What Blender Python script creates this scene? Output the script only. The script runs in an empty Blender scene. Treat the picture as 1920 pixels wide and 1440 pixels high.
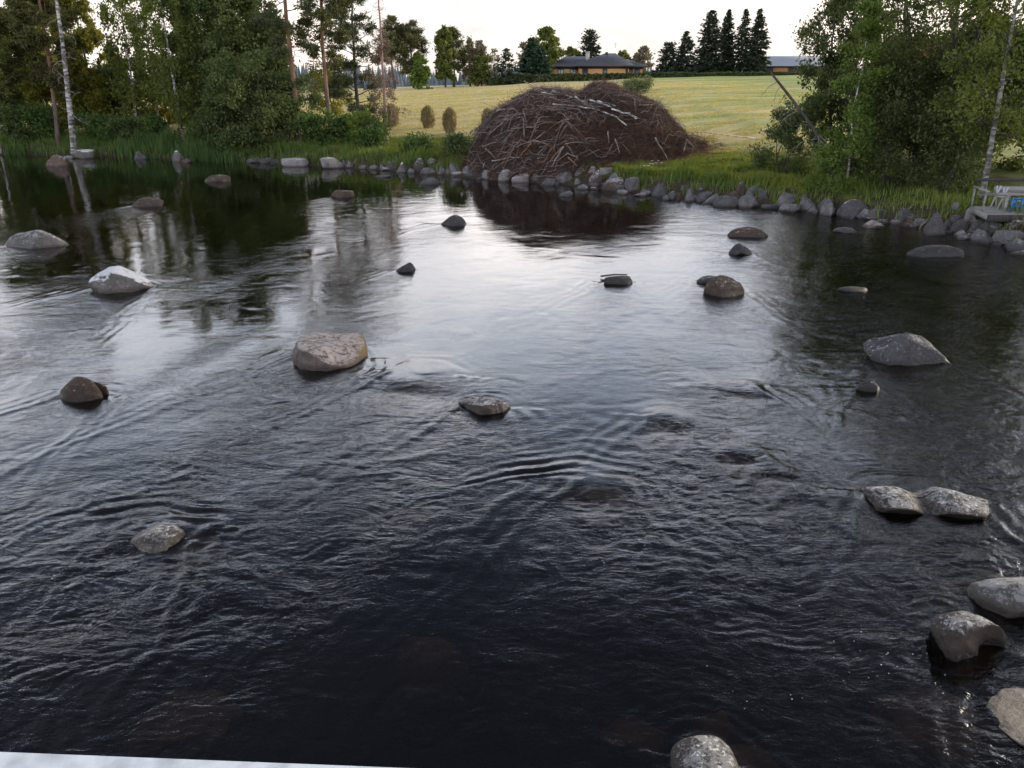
import bpy, bmesh, math
import numpy as np
from math import radians as R, pi

# ------------------------------------------------------------------ camera, sky, sun, exposure
scene = bpy.context.scene
col = scene.collection
PITCH, FPX, CAMZ = R(20.8), 1498.0, 6.0
cam_data = bpy.data.cameras.new("camera")
cam_data.sensor_width = 36.0
cam_data.lens = FPX / 1920.0 * 36.0
cam_data.clip_start = 0.05
cam_data.clip_end = 8000.0
cam = bpy.data.objects.new("camera", cam_data)
col.objects.link(cam)
cam.location = (0, 0, CAMZ)
cam.rotation_euler = (pi / 2 - PITCH, 0, 0)
scene.camera = cam

SUN_EL, SUN_AZ = R(16.0), R(62.0)          # azimuth measured from +Y (view direction) towards +X
world = bpy.data.worlds.new("World")
scene.world = world
world.use_nodes = True
wn, wl = world.node_tree.nodes, world.node_tree.links
wn.clear()
w_out = wn.new("ShaderNodeOutputWorld")
w_bg = wn.new("ShaderNodeBackground")
w_sky = wn.new("ShaderNodeTexSky")
w_sky.sky_type = 'NISHITA'
w_sky.sun_disc = False
w_sky.sun_elevation = SUN_EL
w_sky.sun_rotation = SUN_AZ
w_sky.air_density = 1.0
w_sky.dust_density = 3.0
w_sky.ozone_density = 1.2
# high veil of cloud: bright and slightly warm low down, blue grey and dimmer overhead, broken into soft patches
w_tc = wn.new("ShaderNodeTexCoord")
w_map = wn.new("ShaderNodeMapping")
w_map.inputs['Scale'].default_value = (1.0, 1.0, 2.4)
w_noise = wn.new("ShaderNodeTexNoise")
w_noise.inputs['Scale'].default_value = 3.2
w_noise.inputs['Detail'].default_value = 6.0
w_noise.inputs['Roughness'].default_value = 0.6
w_ramp = wn.new("ShaderNodeValToRGB")
w_ramp.color_ramp.elements[0].position = 0.36
w_ramp.color_ramp.elements[0].color = (0.62, 0.68, 0.78, 1)
w_ramp.color_ramp.elements[1].position = 0.66
w_ramp.color_ramp.elements[1].color = (1.25, 1.22, 1.2, 1)
w_sep = wn.new("ShaderNodeSeparateXYZ")
w_el = wn.new("ShaderNodeValToRGB")
for k, (p_, c_) in enumerate([(0.0, (0.38, 0.333, 0.29)), (0.10, (0.42, 0.385, 0.355)), (0.17, (0.84, 0.785, 0.765)), (0.33, (0.86, 0.915, 1.0)), (0.40, (0.40, 0.445, 0.53)), (0.46, (0.185, 0.21, 0.265)), (0.53, (0.115, 0.13, 0.16)), (0.66, (0.075, 0.085, 0.11))]):
    if k > 1: w_el.color_ramp.elements.new(p_)
    w_el.color_ramp.elements[k].position = p_
    w_el.color_ramp.elements[k].color = (*c_, 1)
w_gain = wn.new("ShaderNodeMixRGB"); w_gain.blend_type = 'MULTIPLY'; w_gain.inputs[0].default_value = 1.0
w_gain.inputs[2].default_value = (30.0, 30.0, 30.0, 1)
w_cl = wn.new("ShaderNodeMixRGB"); w_cl.blend_type = 'MULTIPLY'; w_cl.inputs[0].default_value = 1.0
w_mix = wn.new("ShaderNodeMixRGB"); w_mix.inputs[0].default_value = 0.85
wl.new(w_tc.outputs['Generated'], w_map.inputs['Vector'])
wl.new(w_map.outputs['Vector'], w_noise.inputs['Vector'])
wl.new(w_noise.outputs['Fac'], w_ramp.inputs['Fac'])
wl.new(w_tc.outputs['Generated'], w_sep.inputs['Vector'])
wl.new(w_sep.outputs['Z'], w_el.inputs['Fac'])
wl.new(w_el.outputs['Color'], w_gain.inputs[1])
wl.new(w_gain.outputs['Color'], w_cl.inputs[1])
wl.new(w_ramp.outputs['Color'], w_cl.inputs[2])
wl.new(w_sky.outputs['Color'], w_mix.inputs[1])
# sky behind the viewer is made brighter, an added fill for bank and field
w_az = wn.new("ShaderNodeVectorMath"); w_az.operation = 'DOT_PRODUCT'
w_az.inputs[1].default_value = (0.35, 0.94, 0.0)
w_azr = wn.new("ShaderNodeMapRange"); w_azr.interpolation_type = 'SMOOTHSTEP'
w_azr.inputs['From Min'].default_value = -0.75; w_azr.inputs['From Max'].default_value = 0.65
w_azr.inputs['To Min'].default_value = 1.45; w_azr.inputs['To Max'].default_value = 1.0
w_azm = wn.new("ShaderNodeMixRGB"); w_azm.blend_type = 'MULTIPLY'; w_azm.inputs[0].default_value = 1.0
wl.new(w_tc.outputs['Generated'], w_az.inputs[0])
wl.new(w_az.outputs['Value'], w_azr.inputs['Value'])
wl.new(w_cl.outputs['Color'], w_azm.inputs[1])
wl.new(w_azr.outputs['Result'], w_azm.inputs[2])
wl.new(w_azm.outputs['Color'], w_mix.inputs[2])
wl.new(w_mix.outputs['Color'], w_bg.inputs['Color'])
w_bg.inputs['Strength'].default_value = 0.10
wl.new(w_bg.outputs['Background'], w_out.inputs['Surface'])

sun_data = bpy.data.lights.new("sun", 'SUN')
sun_data.energy = 3.2
sun_data.angle = R(25.0)
sun_data.color = (1.0, 0.86, 0.68)
sun = bpy.data.objects.new("sun", sun_data)
col.objects.link(sun)
sun.rotation_euler = (pi / 2 - SUN_EL, 0, pi - SUN_AZ)

scene.view_settings.view_transform = 'Standard'
scene.view_settings.look = 'None'
scene.view_settings.exposure = 0.32
scene.view_settings.gamma = 1.0
scene.view_settings.use_curve_mapping = False
scene.cycles.use_denoising = True
scene.cycles.max_bounces = 8
scene.cycles.transparent_max_bounces = 12
scene.cycles.caustics_reflective = False
scene.cycles.caustics_refractive = False
scene.cycles.sample_clamp_indirect = 4.0

# ------------------------------------------------------------------ helpers
def ray(px, py):
    x = (px - 960) / FPX
    u = -(py - 720) / FPX
    return np.array((x, math.cos(PITCH) + u * math.sin(PITCH), -math.sin(PITCH) + u * math.cos(PITCH)))

def on_plane(px, py, z=0.0):
    d = ray(px, py)
    t = (z - CAMZ) / d[2]
    return d * t + np.array((0, 0, CAMZ))

def row_z(py, y):
    """height that a picture row looks at, at ground distance y"""
    d = ray(960, py)
    return CAMZ + d[2] * y / d[1]

def col_x(px, y, z):
    return (px - 960) / FPX * (y * math.cos(PITCH) + (CAMZ - z) * math.sin(PITCH))

def tag(o, label=None, cat=None, group=None, kind=None):
    if label: o['label'] = label
    if cat: o['category'] = cat
    if group: o['group'] = group
    if kind: o['kind'] = kind
    return o

def empty(name, loc=(0, 0, 0), rz=0.0):
    o = bpy.data.objects.new(name, None)
    o.empty_display_size = 0.3
    o.location = loc
    o.rotation_euler = (0, 0, rz)
    col.objects.link(o)
    return o

def mesh(name, verts, faces, mat, loc=(0, 0, 0), parent=None, smooth=False, k=None, attrs=None):
    """verts (n,3); faces: (m,k) array, or a list of such arrays"""
    me = bpy.data.meshes.new(name)
    verts = np.asarray(verts, dtype=np.float32).reshape(-1, 3)
    if not isinstance(faces, (list, tuple)):
        faces = [faces]
    faces = [np.asarray(f, dtype=np.int32) for f in faces if len(f)]
    me.vertices.add(len(verts))
    me.vertices.foreach_set("co", verts.ravel())
    li = np.concatenate([f.ravel() for f in faces])
    me.loops.add(len(li))
    me.loops.foreach_set("vertex_index", li)
    tot = np.concatenate([np.full(len(f), f.shape[1], dtype=np.int32) for f in faces])
    start = np.concatenate([[0], np.cumsum(tot)[:-1]]).astype(np.int32)
    me.polygons.add(len(tot))
    me.polygons.foreach_set("loop_start", start)
    if smooth:
        me.polygons.foreach_set("use_smooth", np.ones(len(tot), dtype=bool))
    for an, av in (attrs or {}).items():
        a = me.attributes.new(an, 'FLOAT', 'POINT')
        a.data.foreach_set("value", np.asarray(av, dtype=np.float32))
    me.update(calc_edges=True)
    me.validate()
    if isinstance(mat, (list, tuple)):
        for m_ in mat: me.materials.append(m_)
    elif mat:
        me.materials.append(mat)
    o = bpy.data.objects.new(name, me)
    o.location = loc
    if parent: o.parent = parent
    col.objects.link(o)
    return o

class MB:
    """collects boxes, tubes and loose polygons, then links them as one mesh object"""
    def __init__(s): s.v, s.f3, s.f4, s.n = [], [], [], 0
    def add(s, v, f):
        v = np.asarray(v, float).reshape(-1, 3); f = np.asarray(f, int)
        (s.f3 if f.shape[1] == 3 else s.f4).append(f + s.n)
        s.v.append(v); s.n += len(v)
    def box(s, x0, x1, y0, y1, z0, z1, m=None):
        v = np.array([(x, y, z) for z in (z0, z1) for x, y in ((x0, y0), (x1, y0), (x1, y1), (x0, y1))], float)
        if m is not None: v = v @ np.asarray(m[0]).T + m[1]
        s.add(v, [(0, 3, 2, 1), (4, 5, 6, 7), (0, 1, 5, 4), (1, 2, 6, 5), (2, 3, 7, 6), (3, 0, 4, 7)])
    def bar(s, a, b, w, h, up=(0, 0, 1)):
        a, b = np.asarray(a, float), np.asarray(b, float)
        d = b - a; L = np.linalg.norm(d); d /= L
        u = np.asarray(up, float); sd = np.cross(d, u)
        if np.linalg.norm(sd) < 1e-4: sd = np.cross(d, (1, 0, 0))
        sd /= np.linalg.norm(sd); u = np.cross(sd, d)
        s.box(-w / 2, w / 2, 0, L, -h / 2, h / 2, (np.stack([sd, d, u], 1), a))
    def tube(s, pts, rad, n=6, cap=True):
        pts = np.asarray(pts, float); rad = np.broadcast_to(np.asarray(rad, float), (len(pts),))
        t = np.gradient(pts, axis=0); t /= np.linalg.norm(t, axis=1)[:, None] + 1e-9
        ref = np.array((0.31, 0.17, 0.93)) if abs(t[0, 2]) < 0.8 else np.array((0.95, 0.2, 0.1))
        a = np.cross(t, ref); a /= np.linalg.norm(a, axis=1)[:, None] + 1e-9
        b = np.cross(t, a)
        th = np.arange(n) * 2 * pi / n
        v = pts[:, None] + rad[:, None, None] * (np.cos(th)[None, :, None] * a[:, None] + np.sin(th)[None, :, None] * b[:, None])
        i = np.arange(len(pts) - 1)[:, None] * n; j = np.arange(n)[None]; j2 = (j + 1) % n
        f = np.stack([i + j, i + j2, i + n + j2, i + n + j], -1).reshape(-1, 4)
        s.add(v.reshape(-1, 3), f)
        if cap:
            base = s.n - len(pts) * n
            if n == 4:
                s.f4.append(np.array([[base + 3, base + 2, base + 1, base]])); e = s.n - n
                s.f4.append(np.array([[e, e + 1, e + 2, e + 3]]))
            else:
                e = s.n - n
                s.f3.append(np.array([[base, base + k + 1, base + k] for k in range(1, n - 1)]))
                s.f3.append(np.array([[e, e + k, e + k + 1] for k in range(1, n - 1)]))
    def build(s, name, mat, parent=None, loc=(0, 0, 0), smooth=False):
        fs = [np.concatenate(x) for x in (s.f3, s.f4) if x]
        return mesh(name, np.concatenate(s.v), fs, mat, loc, parent, smooth)

# ------------------------------------------------------------------ materials
def newmat(name):
    m = bpy.data.materials.new(name)
    m.use_nodes = True
    nt = m.node_tree
    p = nt.nodes['Principled BSDF']
    return m, nt.nodes, nt.links, p

def nz(n, l, vec, scale, detail=4.0, rough=0.55, ntype=None):
    t = n.new('ShaderNodeTexNoise')
    t.inputs['Scale'].default_value = scale
    t.inputs['Detail'].default_value = detail
    t.inputs['Roughness'].default_value = rough
    if ntype: t.noise_type = ntype
    if vec is not None: l.new(vec, t.inputs['Vector'])
    return t

def ramp(n, l, fac, stops):
    r = n.new('ShaderNodeValToRGB')
    e = r.color_ramp.elements
    while len(e) < len(stops): e.new(0.5)
    for k, (p, c) in enumerate(stops):
        e[k].position = p
        e[k].color = (c[0], c[1], c[2], 1) if isinstance(c, (tuple, list)) else (c, c, c, 1)
    l.new(fac, r.inputs['Fac'])
    return r

def mixc(n, l, fac, a, b, mode='MIX'):
    m = n.new('ShaderNodeMixRGB'); m.blend_type = mode
    for sock, v in ((0, fac), (1, a), (2, b)):
        if hasattr(v, 'node'): l.new(v, m.inputs[sock])
        elif isinstance(v, (int, float)): m.inputs[sock].default_value = v if sock == 0 else (v, v, v, 1)
        else: m.inputs[sock].default_value = (v[0], v[1], v[2], 1)
    return m.outputs[0]

def mth(n, l, op, a, b=None, clamp=False):
    m = n.new('ShaderNodeMath'); m.operation = op; m.use_clamp = clamp
    for k, v in enumerate((a, b)):
        if v is None: continue
        if hasattr(v, 'node'): l.new(v, m.inputs[k])
        else: m.inputs[k].default_value = v
    return m.outputs[0]

def bump(n, l, p, h, strength=0.5, dist=0.02):
    b = n.new('ShaderNodeBump')
    b.inputs['Strength'].default_value = strength
    b.inputs['Distance'].default_value = dist
    l.new(h, b.inputs['Height'])
    l.new(b.outputs['Normal'], p.inputs['Normal'])
    return b

def leaf_mat(name, c1, c2, c3=None, trans=0.35, scale=0.9):
    """leaves: every leaf its own tone, clumps drifting between tones, some light through the blade"""
    m, n, l, p = newmat(name)
    g = n.new('ShaderNodeNewGeometry')
    tc = n.new('ShaderNodeTexCoord')
    big = nz(n, l, tc.outputs['Object'], scale, 3.0)
    bigr = ramp(n, l, big.outputs['Fac'], [(0.35, 0.0), (0.68, 1.0)])
    f = mth(n, l, 'ADD', mth(n, l, 'MULTIPLY', g.outputs['Random Per Island'], 0.55), mth(n, l, 'MULTIPLY', bigr.outputs[0], 0.45))
    stops = [(0.0, c1), (1.0, c2)] if c3 is None else [(0.0, c1), (0.7, c2), (1.0, c3)]
    c = ramp(n, l, f, stops)
    l.new(c.outputs[0], p.inputs['Base Color'])
    p.inputs['Roughness'].default_value = 0.55
    p.inputs['Specular IOR Level'].default_value = 0.3
    tr = n.new('ShaderNodeBsdfTranslucent')
    tcx = mixc(n, l, 1.0, c.outputs[0], (1.25, 1.25, 0.55), 'MULTIPLY')
    l.new(tcx, tr.inputs['Color'])
    mx = n.new('ShaderNodeMixShader')
    mx.inputs[0].default_value = trans
    l.new(p.outputs[0], mx.inputs[1]); l.new(tr.outputs[0], mx.inputs[2])
    l.new(mx.outputs[0], n['Material Output'].inputs['Surface'])
    return m

def wood_mat(name, c1, c2, scale=6.0, stretch=(1, 1, 0.15), rough=0.85, island=False, bs=0.5):
    m, n, l, p = newmat(name)
    tc = n.new('ShaderNodeTexCoord')
    mp = n.new('ShaderNodeMapping'); mp.inputs['Scale'].default_value = stretch
    l.new(tc.outputs['Object'], mp.inputs['Vector'])
    t = nz(n, l, mp.outputs[0], scale, 6.0, 0.65)
    fac = ramp(n, l, t.outputs['Fac'], [(0.3, 0.0), (0.7, 1.0)]).outputs[0]
    if island:
        g = n.new('ShaderNodeNewGeometry')
        fac = mth(n, l, 'ADD', mth(n, l, 'MULTIPLY', fac, 0.35), mth(n, l, 'MULTIPLY', g.outputs['Random Per Island'], 0.65))
    c = ramp(n, l, fac, [(0.0, c1), (1.0, c2)])
    l.new(c.outputs[0], p.inputs['Base Color'])
    p.inputs['Roughness'].default_value = rough
    bump(n, l, p, t.outputs['Fac'], bs, 0.02)
    return m

def plain_mat(name, c, rough=0.6, metal=0.0, var=0.15, scale=3.0):
    m, n, l, p = newmat(name)
    tc = n.new('ShaderNodeTexCoord')
    t = nz(n, l, tc.outputs['Object'], scale, 5.0)
    lo = tuple(x * (1 - var) for x in c); hi = tuple(min(1, x * (1 + var)) for x in c)
    cc = ramp(n, l, t.outputs['Fac'], [(0.3, lo), (0.7, hi)])
    l.new(cc.outputs[0], p.inputs['Base Color'])
    p.inputs['Roughness'].default_value = rough
    p.inputs['Metallic'].default_value = metal
    return m

def birch_bark(name='birch_bark', gain=1.0):
    m, n, l, p = newmat(name)
    tc = n.new('ShaderNodeTexCoord')
    mp = n.new('ShaderNodeMapping'); mp.inputs['Scale'].default_value = (1.0, 1.0, 3.0)
    l.new(tc.outputs['Object'], mp.inputs['Vector'])
    t = nz(n, l, mp.outputs[0], 1.6, 6.0, 0.7)
    t2 = nz(n, l, tc.outputs['Object'], 0.8, 3.0)
    k = mth(n, l, 'ADD', mth(n, l, 'MULTIPLY', t.outputs['Fac'], 0.7), mth(n, l, 'MULTIPLY', t2.outputs['Fac'], 0.3))
    c = ramp(n, l, k, [(0.43, (0.03, 0.028, 0.026)), (0.50, (0.2 * gain, 0.185 * gain, 0.17 * gain)), (0.56, (0.50 * gain, 0.47 * gain, 0.45 * gain)), (0.7, (0.62 * gain, 0.59 * gain, 0.57 * gain))])
    l.new(c.outputs[0], p.inputs['Base Color'])
    p.inputs['Roughness'].default_value = 0.7
    bump(n, l, p, t.outputs['Fac'], 0.3, 0.02)
    return m

def pine_bark():
    m, n, l, p = newmat('pine_bark')
    tc = n.new('ShaderNodeTexCoord')
    sp = n.new('ShaderNodeSeparateXYZ'); l.new(tc.outputs['Object'], sp.inputs[0])
    mp = n.new('ShaderNodeMapping'); mp.inputs['Scale'].default_value = (1, 1, 0.3)
    l.new(tc.outputs['Object'], mp.inputs['Vector'])
    t = nz(n, l, mp.outputs[0], 7.0, 6.0, 0.65)
    mr = n.new('ShaderNodeMapRange'); mr.inputs['From Min'].default_value = 2.0; mr.inputs['From Max'].default_value = 6.0
    l.new(sp.outputs['Z'], mr.inputs['Value'])
    lo = ramp(n, l, t.outputs['Fac'], [(0.35, (0.05, 0.04, 0.035)), (0.7, (0.17, 0.13, 0.105))]).outputs[0]
    hi = ramp(n, l, t.outputs['Fac'], [(0.35, (0.10, 0.055, 0.032)), (0.7, (0.26, 0.145, 0.08))]).outputs[0]
    c = mixc(n, l, mr.outputs[0], lo, hi)
    l.new(c, p.inputs['Base Color'])
    p.inputs['Roughness'].default_value = 0.85
    bump(n, l, p, t.outputs['Fac'], 0.6, 0.03)
    return m

def rock_mat(name, c1, c2, lichen=0.5, lichen_c=(0.58, 0.56, 0.54), brown=0.0, moss=0.0, speck=0.3):
    """boulder: grained stone, pale lichen on what faces up, dark wet skirt at the water"""
    m, n, l, p = newmat(name)
    tc = n.new('ShaderNodeTexCoord'); oi = n.new('ShaderNodeObjectInfo'); g = n.new('ShaderNodeNewGeometry')
    off = n.new('ShaderNodeVectorMath'); off.operation = 'MULTIPLY_ADD'
    cmb = n.new('ShaderNodeCombineXYZ')
    r10 = mth(n, l, 'MULTIPLY', oi.outputs['Random'], 57.0)
    for k in range(3): l.new(r10, cmb.inputs[k])
    va = n.new('ShaderNodeVectorMath'); va.operation = 'ADD'
    l.new(tc.outputs['Object'], va.inputs[0]); l.new(cmb.outputs[0], va.inputs[1])
    vec = va.outputs[0]
    big = nz(n, l, vec, 2.2, 6.0, 0.62); fine = nz(n, l, vec, 11.0, 10.0, 0.75); grain = nz(n, l, vec, 55.0, 5.0, 0.75)
    f = mth(n, l, 'ADD', mth(n, l, 'MULTIPLY', big.outputs['Fac'], 0.5), mth(n, l, 'MULTIPLY', fine.outputs['Fac'], 0.5))
    base = ramp(n, l, f, [(0.36, c1), (0.62, c2)]).outputs[0]
    gr = ramp(n, l, grain.outputs['Fac'], [(0.36, 0.55), (0.64, 1.3)]).outputs[0]
    base = mixc(n, l, 1.0, base, gr, 'MULTIPLY')
    # cracks
    vo = n.new('ShaderNodeTexVoronoi'); vo.feature = 'DISTANCE_TO_EDGE'; vo.inputs['Scale'].default_value = 1.7
    wob = n.new('ShaderNodeVectorMath'); wob.operation = 'MULTIPLY_ADD'; wob.inputs[1].default_value = (0.5, 0.5, 0.5)
    l.new(big.outputs['Color'], wob.inputs[0]); l.new(vec, wob.inputs[2]); l.new(wob.outputs[0], vo.inputs['Vector'])
    ck = ramp(n, l, vo.outputs['Distance'], [(0.0, 0.45), (0.03, 1.0)]).outputs[0]
    base = mixc(n, l, 0.7, base, ck, 'MULTIPLY')
    if brown > 0:
        bn = nz(n, l, vec, 2.3, 4.0)
        bf = ramp(n, l, bn.outputs['Fac'], [(0.5 - brown * 0.35, 0.0), (0.62, 1.0)]).outputs[0]
        base = mixc(n, l, mth(n, l, 'MULTIPLY', bf, min(1, 0.4 + brown * 0.5)), base, (0.075, 0.045, 0.026))
    sp = n.new('ShaderNodeSeparateXYZ'); l.new(g.outputs['Normal'], sp.inputs[0])
    up = ramp(n, l, sp.outputs['Z'], [(0.25, 0.0), (0.85, 1.0)]).outputs[0]
    ln = nz(n, l, vec, 5.5, 12.0, 0.85)
    thr = 0.665 - lichen * 0.165
    lf = ramp(n, l, mth(n, l, 'ADD', ln.outputs['Fac'], mth(n, l, 'MULTIPLY', mth(n, l, 'SUBTRACT', up, 0.6), 0.28)), [(thr, 0.0), (thr + 0.045, 1.0)]).outputs[0]
    base = mixc(n, l, mth(n, l, 'MULTIPLY', lf, min(0.95, 0.45 + lichen * 0.5)), base, lichen_c)
    if speck > 0:
        sn = nz(n, l, vec, 17.0, 4.0, 0.8)
        sf = ramp(n, l, mth(n, l, 'ADD', sn.outputs['Fac'], mth(n, l, 'MULTIPLY', ln.outputs['Fac'], 0.3)), [(0.80 - speck * 0.08, 0.0), (0.82 - speck * 0.08, 1.0)]).outputs[0]
        base = mixc(n, l, mth(n, l, 'MULTIPLY', sf, up), base, (0.72, 0.72, 0.70))
    if moss > 0:
        mn = nz(n, l, vec, 2.0, 5.0)
        mf = ramp(n, l, mn.outputs['Fac'], [(0.42, 0.0), (0.52, 1.0)]).outputs[0]
        gs = n.new('ShaderNodeSeparateXYZ'); l.new(tc.outputs['Generated'], gs.inputs[0])
        end = ramp(n, l, gs.outputs['X'], [(0.80, 0.0), (0.90, 1.0)]).outputs[0]
        base = mixc(n, l, mth(n, l, 'MULTIPLY', end, mth(n, l, 'MULTIPLY', mf, moss)), base, (0.15, 0.105, 0.02))
    ps = n.new('ShaderNodeSeparateXYZ'); l.new(g.outputs['Position'], ps.inputs[0])
    wz = mth(n, l, 'SUBTRACT', ps.outputs['Z'], mth(n, l, 'MULTIPLY', big.outputs['Fac'], 0.10))
    mr = n.new('ShaderNodeMapRange'); mr.inputs['From Min'].default_value = 0.0; mr.inputs['From Max'].default_value = 0.10
    mr.inputs['To Min'].default_value = 1.0; mr.inputs['To Max'].default_value = 0.0
    l.new(wz, mr.inputs['Value'])
    wetc = mixc(n, l, 1.0, base, (0.30, 0.24, 0.19), 'MULTIPLY')
    base = mixc(n, l, mr.outputs[0], base, wetc)
    # below the water the stone is overgrown with brown algae
    ub = n.new('ShaderNodeMapRange'); ub.inputs['From Min'].default_value = -0.10; ub.inputs['From Max'].default_value = -0.01
    ub.inputs['To Min'].default_value = 1.0; ub.inputs['To Max'].default_value = 0.0
    l.new(ps.outputs['Z'], ub.inputs['Value'])
    alg = ramp(n, l, fine.outputs['Fac'], [(0.3, (0.10, 0.065, 0.035)), (0.7, (0.27, 0.18, 0.095))]).outputs[0]
    base = mixc(n, l, mth(n, l, 'MULTIPLY', ub.outputs[0], 0.8), base, alg)
    l.new(base, p.inputs['Base Color'])
    ro = mth(n, l, 'SUBTRACT', 0.88, mth(n, l, 'MULTIPLY', mr.outputs[0], 0.5))
    l.new(ro, p.inputs['Roughness'])
    h = mth(n, l, 'ADD', mth(n, l, 'MULTIPLY', fine.outputs['Fac'], 0.7), mth(n, l, 'MULTIPLY', grain.outputs['Fac'], 0.3))
    bump(n, l, p, h, 1.0, 0.06)
    return m

# ------------------------------------------------------------------ terrain: river bed, banks, hay field
SHORE_PX = [(0, 290), (180, 295), (350, 300), (480, 305), (640, 316), (760, 323), (880, 336), (1000, 343), (1100, 353),
            (1180, 362), (1260, 369), (1330, 379), (1420, 388), (1500, 397), (1560, 405), (1660, 421), (1750, 435),
            (1810, 446), (1880, 462), (1920, 474)]
SHORE = [(-110.0, -60.0), (-100.0, 20.0), (-95.0, 55.0), (-80.0, 71.0), (-60.0, 73.5)]
SHORE += [tuple(on_plane(*p)[:2]) for p in SHORE_PX]
SHORE += [(18.9, 26.5), (18.6, 20.0), (19.5, 10.0), (20.5, -5.0), (21.0, -60.0)]
SHORE = np.array(SHORE)
SX, SY = SHORE[4:25, 0], SHORE[4:25, 1]

def noise_field(seed, n, lam0, lam1):
    """smooth pseudo-random field: a sum of plane waves with wavelengths lam0..lam1"""
    r = np.random.default_rng(seed)
    lam = np.exp(r.uniform(math.log(lam0), math.log(lam1), n)); th = r.uniform(0, 2 * pi, n); ph = r.uniform(0, 2 * pi, n)
    kx, ky = 2 * pi / lam * np.cos(th), 2 * pi / lam * np.sin(th)
    def f(x, y):
        out = np.zeros(np.broadcast(x, y).shape)
        for a, b, c in zip(kx, ky, ph): out += np.sin(a * x + b * y + c)
        return out / math.sqrt(n / 2)
    return f

NF1 = noise_field(3, 14, 1.2, 5.0)
NF2 = noise_field(4, 12, 9.0, 40.0)
NF3 = noise_field(5, 12, 0.5, 1.6)

def shore_dist(x, y):
    """signed distance to the waterline, positive on land"""
    x = np.asarray(x, float); y = np.asarray(y, float)
    best = np.full(np.broadcast(x, y).shape, 1e9)
    for (ax, ay), (bx, by) in zip(SHORE[:-1], SHORE[1:]):
        dx, dy = bx - ax, by - ay
        t = np.clip(((x - ax) * dx + (y - ay) * dy) / (dx * dx + dy * dy), 0, 1)
        best = np.minimum(best, np.hypot(x - ax - t * dx, y - ay - t * dy))
    poly = SHORE; inside = np.zeros(best.shape, bool)
    for k in range(len(poly)):
        (ax, ay), (bx, by) = poly[k], poly[(k + 1) % len(poly)]
        if ay == by: continue
        c = ((ay > y) != (by > y)) & (x < (bx - ax) * (y - ay) / (by - ay) + ax)
        inside ^= c
    return np.where(inside, -best, best)

def sstep(a, b, v):
    t = np.clip((v - a) / (b - a), 0, 1)
    return t * t * (3 - 2 * t)

def ground_z(x, y, s=None):
    x = np.asarray(x, float); y = np.asarray(y, float)
    if s is None: s = shore_dist(x, y)
    ysh = np.interp(x, SX, SY)
    rowc = np.interp(x, [-60, -30, 0, 24, 60], [176, 167, 157, 146, 139])
    zc = 6.0 + (150 - rowc) / FPX * 142
    t = np.clip((y - ysh - 3) / (142 - ysh), 0, 1.0)
    rise = (zc - 0.85) * (t + 0.10 * np.sin(pi * t)) - 0.0
    zf = 0.85 + rise + 0.05 * NF2(x, y) * np.clip(t * 5, 0, 1)
    zf = zf - 0.010 * np.clip(y - 200, 0, 900) - 0.0004 * np.clip(y - 1100, 0, 1e9)
    bank = sstep(-0.3, 2.6, s) * 0.98 - 0.13
    bank = bank + 0.06 * NF1(x, y) * sstep(0.3, 2.0, s) * sstep(14, 5, s)
    land = bank + (zf - 0.85) * sstep(0, 8, s)
    bed = -0.13 - 1.25 * sstep(0.0, 7.0, -s) + 0.10 * NF1(x * 0.8, y * 0.8) * sstep(0, 3, -s)
    return np.where(s > -0.3, land, bed)

def ground_hit(px, py):
    """where the line of sight through a picture point meets water or land"""
    d = ray(px, py)
    ys = np.linspace(3, 230, 9000)
    t = ys / d[1]
    X, Z = d[0] * t, CAMZ + d[2] * t
    G = np.maximum(ground_z(X, ys), 0.0)
    k = np.argmax(Z <= G) if (Z <= G).any() else len(ys) - 1
    return np.array((X[k], ys[k], G[k]))

def axis(parts):
    out = []
    for a, b, st in parts: out.append(np.arange(a, b, st))
    return np.unique(np.concatenate(out))

gx = axis([(-3000, -400, 260), (-400, -120, 20), (-120, -60, 4), (-60, 30, 0.55), (30, 70, 2.0), (70, 400, 20), (400, 3001, 260)])
gy = axis([(-60, 0, 6), (0, 24, 1.2), (24, 80, 0.5), (80, 150, 1.5), (150, 240, 6), (240, 800, 40), (800, 6001, 400)])
GX, GY = np.meshgrid(gx, gy)
GS = shore_dist(GX, GY)
GZ = ground_z(GX, GY, GS)
ni, nj = GX.shape
idx = np.arange(ni * nj).reshape(ni, nj)
quads = np.stack([idx[:-1, :-1], idx[:-1, 1:], idx[1:, 1:], idx[1:, :-1]], -1).reshape(-1, 4)

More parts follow.
